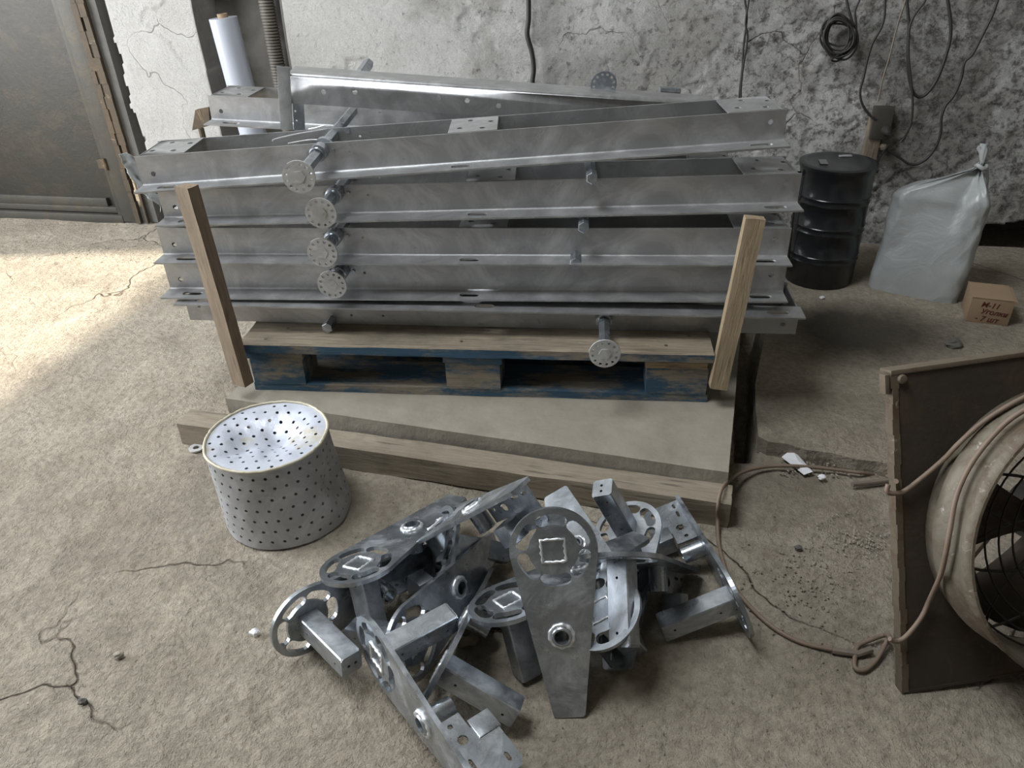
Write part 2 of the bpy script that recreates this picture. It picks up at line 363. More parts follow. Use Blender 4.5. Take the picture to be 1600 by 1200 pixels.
# back wall: displaced plaster with a vertical recess and a broken niche at the foot
UA, UB, ZT = 0.07, 4.25, 1.05
def wl(u, z): return 0.10 + 0.035 * fbm((u * 3, z * 7, 3), 3) + 0.10 * max(0, 0.35 - z)
def recess(u, z): return 0.505 + 0.014 * fbm((0, 0, 0)) < u < 0.86
def niche(u, z): return u > 3.30 + 0.02 * fbm((z * 20, 2, 2)) and z < 0.085 + 0.022 * fbm((u * 9, 0, 5)) + max(0, (u - 3.38)) * 0.22
def fwall(a, b_):
    u = UA + (UB - UA) * a; z = -0.02 + (ZT + 0.02) * b_
    n_ = -0.014 * fbm((u * 2.1, z * 2.1, 1), 3) - (0.002 + 0.003 * min(1, max(0, (u - 1.2) / 1.5))) * fbm((u * 9, z * 9, 7), 5)
    pk = fbm((u * 3.2, z * 3.2, 11), 4) + 0.12 * (u - 1.6)
    if pk > 0.30: n_ += 0.005
    if fbm((u * 14, z * 14, 21), 4) > 0.42 and u > 1.6: n_ += 0.004
    n_ -= 0.012 * max(0, 1 - z / 0.1)
    if u < wl(0, z) + 0.02: n_ += 0.06
    if recess(u, z): n_ = 0.15 + 0.01 * fbm((u * 8, z * 8, 2))
    if niche(u, z): n_ = 0.34
    return (u, n_, z)
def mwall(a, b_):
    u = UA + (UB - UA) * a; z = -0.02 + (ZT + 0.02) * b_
    return 1 if (recess(u, z) or recess(u - 0.012, z) or recess(u + 0.012, z) or niche(u, z) or u < 0.09) else 0  # recess with its margin, niche and jamb edge get the painted shade
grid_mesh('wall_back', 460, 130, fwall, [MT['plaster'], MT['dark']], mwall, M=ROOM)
b = MB(); b.box((UA, 0.0, ZT - 0.002), (UB + 1, 0.35, 4.0)); b.box((-1.4, 0.0, 2.2), (UA + 0.01, 0.35, 4.0)); b.box((UB - 0.01, 0.0, -0.05), (UB + 1, 0.35, ZT + 0.01))
b.box((UA + .02, 0.36, -0.05), (UB, 0.42, ZT + 0.1)); b.box((0.055, 0.07, 0.0), (0.10, 0.40, 2.2))
tag(b.build('wall_back', MT['plaster'], M=ROOM), kind='structure')
b = MB(); b.box((-1.62, -0.60, -0.05), (-1.40, 0.02, 4.0)); b.box((-1.62, -7.0, -0.05), (-1.40, -3.2, 4.0)); b.box((-1.62, -3.2, 2.34), (-1.40, -0.60, 4.0))
tag(b.build('wall_left', MT['plaster'], M=ROOM), kind='structure')
b = MB(); b.box((5.0, -7.0, -0.05), (5.2, 0.35, 4.0)); tag(b.build('wall_right', MT['plaster'], M=ROOM), kind='structure')
b = MB(); b.box((-1.62, -7.0, 4.0), (5.2, 0.4, 4.12)); tag(b.build('ceiling', MT['slab'], M=ROOM), kind='structure')
b = MB(); b.box((-1.62, -7.2, 2.6), (5.2, -7.0, 4.0)); b.box((-1.62, -7.2, -0.05), (0.0, -7.0, 2.6)); b.box((0.0, -7.2, -0.05), (3.0, -7.0, 2.6)); b.box((3.0, -7.2, -0.05), (5.2, -7.0, 2.6)); tag(b.build('wall_front', MT['plaster'], M=ROOM), kind='structure')

# steel door in the back wall
door = empty('door_1', M=ROOM); tag(door, kind='structure')
b = MB(); b.box((-1.35, 0.03, 0.02), (-0.10, 0.045, 2.15)); b.build('door_sheet', MT['door'], door)
b = MB(); b.box((-0.115, 0.005, 0.01), (-0.088, 0.05, 2.18)); b.box((-1.37, 0.005, 0.035), (-0.115, 0.05, 0.062)); b.box((-1.37, 0.012, 0.062), (-0.16, 0.03, 0.10))
b.build('leaf_border', MT['door_frame'], door, bevel=0.002)
b = MB(); b.box((-0.084, -0.01, 0.0), (-0.012, 0.006, 2.2)); b.box((-1.4, -0.012, -0.01), (-0.084, 0.055, 0.03)); b.build('door_frame', MT['door_frame'], door, bevel=0.003)
b = MB(); b.box((-0.125, -0.012, 0.245), (-0.085, 0.006, 0.285)); b.lathe([(0.008, 0), (0.008, 0.05)], 10, Matrix.Translation((-0.087, -0.012, 0.24))); b.build('hinge', MT['post'], door)
jamb = empty('trim_1', M=ROOM); tag(jamb, kind='structure')
b = MB(); rnd = random.Random(3)
for k in range(44):
    z0 = k * 0.05; j = rnd.uniform(-.004, .004); b.box((-0.012, -0.022 + j, z0), (0.012 + rnd.uniform(-.004, .003), -0.004, z0 + 0.05))
b.build('jamb_strip', MT['post'], jamb)
b = MB()
for k in range(44):
    z0 = k * 0.05; g = 0.046 if z0 < 0.28 else 0.022 if z0 < 0.32 or rnd.random() < 0.22 else -0.01
    b.box((0.012 + g * 0.5, -0.018 + rnd.uniform(-.003, .003), z0), (0.046, -0.002, z0 + 0.05))
b.build('jamb_post', MT['post'], jamb)
b = MB(); b.box((0.036, -0.001, 0), (0.085, 0.3, 2.2)); tag(b.build('gap_shade_strip', MT['dark'], M=ROOM), kind='structure')  # dark filler standing in for the shadowed gap beside the post

# ------------------------------------------------------------------ slab, timber, pallet
def rough_box(l, w, t, seed=0, jit=0.0015, n=None, cuts=(3, 2)):
    n = n or max(4, int(l / 0.05)); vs = []; fs = []
    ring = []
    cy, cz = cuts
    for j in range(cy): ring.append((j / cy, 0))
    for j in range(cz): ring.append((1, j / cz))
    for j in range(cy): ring.append((1 - j / cy, 1))
    for j in range(cz): ring.append((0, 1 - j / cz))
    k = len(ring)
    for i in range(n + 1):
        for (a, c) in ring:
            x = l * i / n; p = Vector((x * 9 + seed, a * 3, c * 3)); q = noise.noise_vector(p) * jit
            vs.append((x + q.x, w * a + q.y, t * c + q.z))
    for i in range(n):
        for j in range(k): fs.append((i*k+j, i*k+(j+1) % k, (i+1)*k+(j+1) % k, (i+1)*k+j))
    fs.append(tuple(reversed(range(k)))); fs.append(tuple(n*k+j for j in range(k)))
    return vs, fs
def place(o, a, b_, z=None):
    d = b_ - a; o.matrix_world = Matrix.Translation(a) @ Matrix.Rotation(math.atan2(d.y, d.x), 4, 'Z'); return o
TOPZ = 0.10
A = onZ(352, 622, TOPZ); B = onZ(1139, 738, TOPZ); A.z = B.z = 0
b = MB(); b.add(*rough_box((B - A).length, 0.93, TOPZ, 5, 0.0016, 60, (24, 4)))
o = b.build('concrete_slab', MT['slab'], smooth=True, angle=45); place(o, A, B)
tag(o, 'thick flat concrete slab under the blue wooden pallet', 'slab')
A = onZ(275, 661, 0.065); B = onZ(1143, 789, 0.065); A.z = B.z = 0
b = MB(); b.add(*rough_box((B - A).length, 0.066, 0.065, 9, 0.0025, 60, (4, 4)))
o = b.build('timber_beam', MT['timber'], smooth=True, angle=50); place(o, A, B)
tag(o, 'long dusty square timber lying on the floor along the slab edge', 'timber')

PL = 1.19
PA = onZ(397, 612, TOPZ); PB = onZ(1105, 632, TOPZ); PL = (PB - PA).length
pal = empty('wooden_pallet'); place(pal, PA, PB)
tag(pal, 'worn wooden pallet with flaking blue paint on a concrete slab', 'pallet')
def pbox(name, lo, size, mats, seed, top_idx=None, jit=0.0018, axis='x'):
    l, w, t = size
    if axis == 'y': vs, fs = rough_box(w, l, t, seed, jit); vs = [(l - y, x, z) for (x, y, z) in vs]
    else: vs, fs = rough_box(l, w, t, seed, jit)
    b = MB(); b.add([(x + lo[0], y + lo[1], z + lo[2]) for x, y, z in vs], fs)
    o = b.build(name, mats, pal, smooth=True, angle=40)
    if top_idx is not None:
        for p in o.data.polygons: p.material_index = top_idx if abs(p.normal.z) > 0.6 else 0
    return o
BK = 0.14
for k, y in enumerate((0.0, 0.325, 0.65, 0.165, 0.49)): pbox('bottom_board', (0, y + 0.01, 0.0), (PL, 0.13, 0.022), [MT['wood_blue']], k)
for i, x in enumerate((0.005, PL / 2 - 0.07, PL - 0.155)):
    for j, y in enumerate((0.008, 0.33, 0.652)):
        pbox('block', (x, y, 0.022), (BK if i < 2 else 0.15, 0.10, 0.078), [MT['wood_blue']], 20 + i * 3 + j)
    pbox('stringer_board', (x - 0.004, 0.004, 0.100), (0.15, 0.79, 0.022), [MT['wood_split' if i == 2 else 'wood_blue']], 40 + i, axis='y')
for k, (y, w) in enumerate(((-0.004, 0.145), (0.178, 0.10), (0.322, 0.145), (0.505, 0.10), (0.65, 0.145))):
    pbox('top_board', (-0.012 + 0.004 * k, y, 0.122), (PL + 0.014, w, 0.022), [MT['wood_blue'], MT['wood_top']], 60 + k, 1)
b = MB()
for (x, y) in ((0.05, 0.03), (0.09, 0.09), (PL/2 - .03, 0.04), (PL/2 + .03, 0.10), (PL - 0.11, 0.04), (PL - 0.05, 0.09)):
    b.lathe([(0.004, 0), (0.004, 0.0015)], 8, Matrix.Translation((x, y, 0.1445)))
b.build('nail_heads', MT['fan_edge'], pal)['kind'] = 'stuff'

def batten(name, pb, pt, w, d, mt, label, yaw):
    v = pt - pb; z = v.normalized(); x = Vector((math.cos(yaw), math.sin(yaw), 0)); Mx = frame(pb, x - z * x.dot(z), z)
    vs, fs = rough_box(v.length, w, d, 3, 0.0015, 14)
    b = MB(); b.add([(y, z_, x_) for x_, y, z_ in vs], fs)
    o = b.build(name, mt, smooth=True, angle=40, M=Mx); tag(o, label, 'batten', 'upright battens'); return o
batten('wooden_batten', onY(364, 600, 1.705), onY(272, 292, 1.705), 0.044, 0.030, MT['stake_l'], 'grey-brown upright wooden batten at the left end of the beam stack', R(-30))
batten('wooden_batten', onY(1109, 607, 1.575), onY(1166, 341, 1.605), 0.042, 0.034, MT['stake_r'], 'lighter tan upright wooden batten at the right end of the beam stack', R(-8))

# ------------------------------------------------------------------ steel beams
BL, BH, BF, BW, BT = 1.586, 0.075, 0.058, 0.150, 0.004
XZ = Matrix(((1, 0, 0, 0), (0, 0, 1, 0), (0, 1, 0, 0), (0, 0, 0, 1)))     # (a,b,c) -> (a,c,b)
def rail(parent, y, sgn):
    b = MB(); L2 = BL / 2
    hs = [ngon(10, 0.0065, L2 - 0.035, 0.048), ngon(10, 0.0065, -L2 + 0.035, 0.03)] + [ngon(8, 0.0035, -0.30 - 0.045, 0.05), ngon(8, 0.0035, -0.30 + 0.04, 0.05)]
    out = [(-L2, 0), (L2, 0), (L2, BH), (-L2, BH)]
    y0, y1 = (y, y + BT) if sgn < 0 else (y - BT, y)
    b.prism(out, hs, y0, y1, XZ)
    sl = [slot(-L2 + 0.075, 0, 0.054, 0.020), slot(0.012, 0, 0.050, 0.020), slot(L2 - 0.06, 0, 0.054, 0.020)]
    cy = y + sgn * BF * 0.52
    sl = [[(a, c + cy) for a, c in s_] for s_ in sl]
    ya, yb = sorted((y, y + sgn * BF))
    b.prism([(-L2, ya), (L2, ya), (L2, yb), (-L2, yb)], sl, 0, 0.004)
    # rolled fillet
    r = 0.0045; ar = [(y + sgn * r * (1 - math.sin(PI/2*k/4)), 0.004 + r * (1 - math.cos(PI/2*k/4))) for k in range(5)]
    pr_ = [(y, 0.004)] + ar
    vs = [(x_, p[0], p[1]) for x_ in (-L2, L2) for p in pr_]; k = len(pr_)
    b.add(vs, [(i, (i+1) % k, k + (i+1) % k, k + i) for i in range(k)] + [tuple(range(k)), tuple(range(2*k-1, k-1, -1))])
    return b.build('side_rail', MT['galv'], parent)
def top_plate(parent, x0, x1, end=0):
    b = MB(); cx = (x0 + x1) / 2; w = x1 - x0; y0, y1 = BT + 0.0005, BW - BT - 0.0005; r = 0.013
    hs = [ngon(12, 0.0078, cx + dx, BW/2 + dy) for dx, dy in ((-w*.27, -.03), (w*.2, -.042), (-w*.08, .042), (w*.36, .02))]
    xa, xb = (x0 + r, x1) if end < 0 else (x0, x1 - r) if end > 0 else (x0, x1)
    b.prism([(xa, y0), (xb, y0), (xb, y1), (xa, y1)], hs, BH - 0.003, BH + 0.001)
    if end:
        pr_ = []
        for k in range(7): a = PI/2 * k / 6; pr_.append((math.sin(a) * r, math.cos(a) * r))
        out = [(p[0], BH + 0.001 - r + p[1]) for p in pr_] + [(r, 0.01)]; inn = [(p[0] * .7, BH + .001 - r + p[1] * .7) for p in pr_] + [(r * .7, 0.01)]
        xo = xb if end > 0 else xa
        prof = out + inn[::-1]; k = len(prof)
        vs = [(xo + end * p[0], yy, p[1]) for yy in (y0, y1) for p in prof]
        b.add(vs, [(i, (i+1) % k, k + (i+1) % k, k + i) for i in range(k)])
    return b.build('top_plate', MT['galv'], parent, smooth=True, angle=50)
def make_beam():
    t = empty('steel_beam')
    rail(t, 0, -1); rail(t, BW, 1)
    top_plate(t, -BL/2, -BL/2 + 0.125, -1); top_plate(t, -0.015, 0.105, 0); top_plate(t, BL/2 - 0.135, BL/2, 1)
    return t
beam0 = make_beam(); _bu = [False]
def beam(loc, yaw, tilt, label, flip=False, group='galvanised steel beams of the front stack'):
    o = copy_tree(beam0) if _bu[0] else beam0; _bu[0] = True
    M = Matrix.Translation(loc) @ Matrix.Rotation(yaw, 4, 'Z') @ Matrix.Rotation(tilt, 4, 'Y')
    if flip: M = M @ Matrix.Translation((0, BW, 0)) @ Matrix.Rotation(PI, 4, 'X')
    o.matrix_world = M; tag(o, label, 'beam', group); return o
YX = Matrix(((1, 0, 0, 0), (0, 0, -1, 0), (0, 1, 0, 0), (0, 0, 0, 1)))   # local z axis -> -y
def shaft(parent, x, z, prot, tail, flip=False, gap=0.0):
    Mx = Matrix.Translation((x, 0, z)) @ YX
    if flip: Mx = Matrix.Translation((x, BW, z)) @ Matrix.Rotation(PI, 4, 'Z') @ YX
    b = MB(); b.lathe([(0.0145, -tail), (0.0145, prot - 0.004)], 6, Mx, PI/6); s_ = b.build('cross_shaft', MT['galv2'], parent)
    b = MB(); b.prism(ngon(32, 0.0365), [ngon(8, 0.0036, 0.0285 * math.cos(PI*k/6 + .2), 0.0285 * math.sin(PI*k/6 + .2)) for k in range(12)], prot - 0.005, prot, Mx)
    b.prism(ngon(6, 0.0145), [], prot, prot + 0.0012, Mx)
    b.build('end_disc', MT['galv3'], s_)
    b = MB(); b.lathe([(0.0205, 0.004), (0.0205, 0.034), (0.0165, 0.036), (0.0165, 0.05)], 20, Mx); b.build('collar', MT['galv2'], s_, smooth=True)
    b = MB()
    for dx in (-.03, .03): b.lathe([(0.005, 0), (0.005, 0.005)], 6, Mx @ Matrix.Translation((dx, -0.004, 0)))
    b.build('bolt', MT['galv2'], s_)
    return s_
b1 = beam((-.1154, 1.8971, .6378), -.0304, -.0428, 'top steel beam of the front stack, open side up, tilted up to the right')
b2 = beam((-.0795, 1.8606, .529), -.0605, -.008, 'second steel beam from the top of the front stack')
b3 = beam((-.1041, 1.8247, .4253), -.0901, .0051, 'third steel beam from the top of the front stack')
b4 = beam((-.1089, 1.8071, .3373), -.1001, -.0011, 'fourth steel beam from the top, directly above the upturned one')
b5 = beam((-.0714, 1.779, .3222), -.1101, .0095, 'lowest steel beam of the stack, lying upside down on the pallet', True)
def hexbar(par, x, prot, label, z=None, ln=None):
    M = par.matrix_world_safe if False else None
    b = MB(); b.lathe([(0.0145, -(BW + 0.02)), (0.0145, prot)], 6, YX, PI/6)
    b.lathe([(0.0145, prot), (0.013, prot + 0.001), (0.003, prot + 0.001), (0.003, prot + 0.0002)], 6, YX, PI/6)
    o = b.build('hexagonal_bar', MT['galv2']); tag(o, label, 'steel bar', 'hexagonal bars between the beams'); return o
def bm(loc, yaw, tilt): return Matrix.Translation(loc) @ Matrix.Rotation(yaw, 4, 'Z') @ Matrix.Rotation(tilt, 4, 'Y')
for (loc, yaw, tilt, x, pr_, lb) in (((-.0795, 1.8606, .529), -.0605, -.008, .2907, .0398, 'hexagonal bar end poking out under the top beam'),
        ((-.1041, 1.8247, .4253), -.0901, .0051, .2938, .0318, 'hexagonal bar end poking out under the second beam'),
        ((-.1089, 1.8071, .3373), -.1001, -.0011, .279, .0258, 'hexagonal bar end poking out under the third beam')):
    hexbar(None, x, pr_, lb).matrix_world = bm(loc, yaw, tilt) @ Matrix.Translation((x, 0, BH + .0135))
p = onZ(512, 512, 0.262)
hexbar(None, 0, 0.02, 'hexagonal bar end on the pallet under the lowest beam').matrix_world = bm((p.x, p.y + 0.02, 0.2605), -.11, 0)

# rear stack
r1 = beam((-.1144, 2.3797, .6372 - .045), -.12, .056, 'rear steel beam, its left end with bolt holes behind the front stack', group='rear steel beams')
for k, z in enumerate((.445, .345)):
    beam((-.10 + .01 * k, 2.375, z ), -.12, .03, 'rear steel beam hidden beneath the others behind the front stack', group='rear steel beams low in the second stack')
shaft(b1, -.3285, BH - .016, .2197, BW + 0.27)
shaft(b2, -.3388, BH - .016, .1556, BW + 0.03)
shaft(b3, -.3277, BH - .016, .1229, BW + 0.03)
shaft(b4, -.3181, BH - .016, .0934, BW + 0.03)
shaft(b5, .3132, .034, .1978, BW + 0.02, True)
b = MB(); b.lathe([(0.022, -0.045), (0.022, -0.028)], 16, Matrix.Translation((-.3285, 0.0, BH - .016)) @ YX); b.lathe([(0.0085, -0.16), (0.0085, -0.145)], 6, Matrix.Translation((-.29, 0, BH - .008)) @ YX)
b.build('locking_ring', MT['galv2'], b1)
# deep channel lying across the top
ch = empty('steel_channel', M=Matrix.Translation((-.5721, 2.22, .8112)) @ Matrix.Rotation(.0853, 4, 'Z') @ Matrix.Rotation(.1176, 4, 'Y') @ Matrix.Rotation(-.0408, 4, 'X'))
tag(ch, 'smooth grey steel channel lying askew across the top behind the front stack', 'beam')
b = MB(); prof = []; r = 0.012; hh = .080
for k in range(6): a = PI/2 * k / 5; prof.append((r - r * math.cos(a), -r + r * math.sin(a)))
outp = [(0, -hh)] + prof + [(0.13, 0)]; inn = [(0.13, -0.004), (r, -0.004), (0.004, -r), (0.004, -hh)]; pf = outp + inn; k_ = len(pf); LX = 1.22
# web with holes (front face) built as a plate, the rest as a folded profile
b.prism([(0, -hh), (LX, -hh), (LX, -r), (0, -r)], [ngon(12, 0.007, x_, z_) for x_, z_ in ((.09, -.045), (.175, -.040), (.405, -.040), (.485, -.042), (.575, -.05), (.85, -.045))], 0, 0.004, XZ)
pf = [(p_[0], p_[1]) for p_ in prof] + [(0.13, 0), (0.13, -0.004), (r, -0.004), (0.004, -r)]; k_ = len(pf)
b.add([(x_, p_[0], p_[1]) for x_ in (0, LX) for p_ in pf], [(i, (i+1) % k_, k_ + (i+1) % k_, k_ + i) for i in range(k_)] + [tuple(range(k_)), tuple(range(2*k_-1, k_-1, -1))])
o = b.build('channel_body', MT['galv'], ch, smooth=True, angle=40); wn = o.modifiers.new('w', 'WEIGHTED_NORMAL'); wn.keep_sharp = True; wn.weight = 100
b = MB(); b.box((-0.030, -0.006, -0.150), (0.004, -0.002, 0.014)); b.build('end_plate', MT['galv'], ch, bevel=0.001)
b = MB(); b.prism([(0.006, -0.150), (0.036, -0.150), (0.036, -hh), (0.006, -hh)], [ngon(8, .003, .012, -.10), ngon(8, .003, .014, -.125)], 0.0, 0.004, XZ); b.build('end_cleat', MT['galv2'], ch)
# bars and disc showing behind the top
def bar(p0, p1, r, name, label, cat, grp=None, n=6, mt='galv2'):
    b = MB(); d = Vector(p1) - Vector(p0); Mx = frame(p0, d.orthogonal(), d); b.lathe([(r, 0), (r, d.length)], n, Mx, PI/6)
    o = b.build(name, MT[mt]); tag(o, label, cat, grp); return o
bar(onY(552, 134, 2.48), onY(576, 99, 2.62), 0.017, 'hexagonal_bar', 'hexagonal bar slanting up behind the channel, its end against the wall', 'steel bar')
bar(onY(762, 130, 2.45), onY(796, 132, 2.47), 0.010, 'steel_bar', 'dark bar end just above the channel, left of the wall cable', 'steel bar')
bar(onY(1030, 141, 2.5), onY(1062, 142, 2.52), 0.010, 'steel_bar', 'dark bar end behind the top beam, right of the rear disc', 'steel bar')
dsk = empty('shaft_disc', onY(943, 131, 2.40)); tag(dsk, 'drilled round disc standing up behind the top of the stack', 'disc')
b = MB(); Mx = Matrix.Rotation(R(12), 4, 'X') @ YX
b.prism(ngon(32, 0.039), [ngon(8, 0.0042, 0.030 * math.cos(PI*k/6 + .2), 0.030 * math.sin(PI*k/6 + .2)) for k in range(12)], 0, 0.005, Mx); b.build('disc_plate', MT['galv2'], dsk)
b = MB(); b.lathe([(0.0145, -0.04), (0.0145, 0)], 6, Mx); b.build('shaft', MT['galv2'], dsk)
# bent wires on the top beam
b = MB(); b.tube(smoothp([onY(426, 221, 1.86), onY(430, 217, 1.86), onY(470, 208, 1.85), onY(503, 203, 1.85), onY(512, 201, 1.86)]), 0.0012, 6)
b.tube(smoothp([onY(450, 224, 1.80), onY(478, 219, 1.79), onY(496, 218, 1.78)]), 0.0012, 6); b.tube([onY(482, 202, 1.9), onY(497, 199, 1.9), onY(507, 196, 1.9)], 0.0018, 6)
tag(b.build('binding_wire', MT['weld'], smooth=True), 'thin bent binding wire resting on the open top beam', 'wire')
# film caught on the left end of the top beam
fp = [[(186, 241), (198, 238), (214, 246)], [(190, 256), (204, 256), (216, 262)], [(203, 276), (212, 280), (222, 288)], [(222, 302), (236, 306), (247, 304)], [(240, 316), (250, 322), (252, 330)]]
G = [[onY(*q, 1.93 + 0.015 * ((i + j) % 2) + .02 * j) for j, q in enumerate(r_)] for i, r_ in enumerate(fp)]
vs = []; fs = []; N1, N2 = 24, 10
for i in range(N1 + 1):
    for j in range(N2 + 1):
        a = i / N1 * 4; c = j / N2 * 2; i0 = min(3, int(a)); j0 = min(1, int(c)); fa = a - i0; fc = c - j0
        p = G[i0][j0] * (1-fa)*(1-fc) + G[i0+1][j0] * fa*(1-fc) + G[i0][j0+1] * (1-fa)*fc + G[i0+1][j0+1] * fa*fc
        vs.append(tuple(p + Vector((0, 0.02 * fbm((p.x * 30, p.z * 30, 1)), 0))))
for i in range(N1):
    for j in range(N2): w = N2 + 1; fs.append((i*w+j, i*w+j+1, (i+1)*w+j+1, (i+1)*w+j))
b = MB(); b.add(vs, fs); o = b.build('plastic_film', MT['plastic'], smooth=True, angle=80); sm = o.modifiers.new('s', 'SOLIDIFY'); sm.thickness = 0.001
tag(o, 'crumpled white plastic film at the left end of the top beam', 'plastic film')

# ------------------------------------------------------------------ perforated basket
BKC = onZ(416, 682, 0.205); bk = empty('perforated_basket', (BKC.x, BKC.y + 0.005, 0))
tag(bk, 'upturned perforated zinc bucket with a dented pale bottom, standing on the floor', 'bucket')
def dent(a, z):
    d = 0.0
    da = (a - R(-12) + PI) % (2*PI) - PI
    d += 0.030 * math.exp(-(da / 0.35) ** 2) * math.exp(-((z - 0.09) / 0.05) ** 2) * -1.0
    da = (a - R(-30) + PI) % (2*PI) - PI
    d += 0.012 * math.exp(-(da / 0.3) ** 2) * math.exp(-((z - 0.05) / 0.05) ** 2)
    d += 0.002 * fbm((math.cos(a) * 2.5, math.sin(a) * 2.5, z * 9), 3)
    return d
BH_ = 0.205
def cyl(a, z, off=0):
    r = 0.131 + 0.012 * (1 - z / BH_) + dent(a, z) + off
    return (r * math.cos(a) + 0.012 * (1 - z / BH_), r * math.sin(a), z)
b = MB(); NA, NZ, hr = 34, 7, 0.0038
cw = 2*PI/NA; chh = (BH_ - 0.012) / NZ
for j in range(NZ):
    for i in range(NA):
        a0 = (i + 0.5 * (j % 2)) * cw; z0 = 0.006 + j * chh
        sq = [(0, 0), (.5, 0), (1, 0), (1, .5), (1, 1), (.5, 1), (0, 1), (0, .5)]
        oc = [(.5 + math.cos(R(225 + 45*k)) * hr / (cw * 0.137), .5 + math.sin(R(225 + 45*k)) * hr / chh) for k in range(8)]
        vs = [cyl(a0 + q[0] * cw, z0 + q[1] * chh) for q in sq + oc]
        b.add(vs, [(k, (k+1) % 8, 8 + (k+1) % 8, 8 + k) for k in range(8)])
for zz, z1 in ((0.0, 0.006), (BH_ - 0.006, BH_ - 0.0)):
    for i in range(NA * 2): a = i * cw / 2; a2 = a + cw / 2; b.add([cyl(a, zz), cyl(a2, zz), cyl(a2, z1), cyl(a, z1)], [(0, 1, 2, 3)])
o = b.build('side_wall', MT['basket'], bk, smooth=True, angle=70); sm = o.modifiers.new('t', 'SOLIDIFY'); sm.thickness = 0.0025; es = o.modifiers.new('e', 'EDGE_SPLIT'); es.split_angle = R(50)
# dented bottom sheet, now on top, with real holes
pts = []; edges = []; holes = []
NR = 64
for k in range(NR): a = 2*PI*k/NR; pts.append((0.133 * math.cos(a), 0.133 * math.sin(a))); edges.append((k, (k+1) % NR))
rr = random.Random(4)
sp = 0.0265
for j in range(-5, 6):
    for i in range(-6, 6):
        cx = (i + 0.5 * (j % 2)) * sp + rr.uniform(-.0015, .0015) ; cy = j * sp * 0.87 + rr.uniform(-.0015, .0015)
        if math.hypot(cx, cy) > 0.121: continue
        b0 = len(pts); holes.append((cx, cy))
        for k in range(8): pts.append((cx + hr * math.cos(PI*k/4), cy + hr * math.sin(PI*k/4))); edges.append((b0 + k, b0 + (k+1) % 8))
for j in range(-16, 17):
    for i in range(-16, 17):
        x_, y_ = i * .0082, j * .0082
        if math.hypot(x_, y_) < 0.128 and all(math.hypot(x_ - c_[0], y_ - c_[1]) > hr * 1.7 for c_ in holes): pts.append((x_, y_))
res = delaunay_2d_cdt([Vector(p) for p in pts], edges, [], 0, 1e-6)
def ztop(x, y):
    r = math.hypot(x, y) / 0.133
    z = -0.034 * math.exp(-(((x - 0.02) / 0.055) ** 2 + ((y - 0.015) / 0.06) ** 2)) - 0.018 * math.exp(-(((x + 0.05) / 0.035) ** 2 + ((y + 0.02) / 0.05) ** 2))
    z += 0.006 * fbm((x * 16, y * 16, 2), 3) * (1 - r ** 4) + 0.0015 * abs(fbm((x * 40, y * 40, 2), 3))
    return BH_ + z * (1 - max(0, r - 0.7) / 0.3 * 0.9)
vs = [(p.x, p.y, ztop(p.x, p.y)) for p in res[0]]
fs = []
for f in res[2]:
    cx = sum(res[0][i].x for i in f) / len(f); cy = sum(res[0][i].y for i in f) / len(f)
    if any(math.hypot(cx - h_[0], cy - h_[1]) < hr * 0.95 for h_ in holes) or math.hypot(cx, cy) > 0.1335: continue
    fs.append(tuple(f))
b = MB(); b.add(vs, fs); o = b.build('dented_bottom', MT['basket_top'], bk, smooth=True, angle=60); o['label'] = 'pale crumpled bottom sheet with yellowish edge stains'
sm = o.modifiers.new('t', 'SOLIDIFY'); sm.thickness = 0.0025; es = o.modifiers.new('e', 'EDGE_SPLIT'); es.split_angle = R(50)
b = MB(); ring = []
for k in range(120): a = 2*PI*k/120; q = cyl(a, BH_, 0.001); ring.append((q[0], q[1], BH_ + 0.001 + 0.0018 * noise.noise(Vector((a * 14, 0, 0)))))
b.tube(ring, 0.0035, 6, closed=True); o = b.build('rolled_rim', MT['basket_rim'], bk, smooth=True, angle=80)

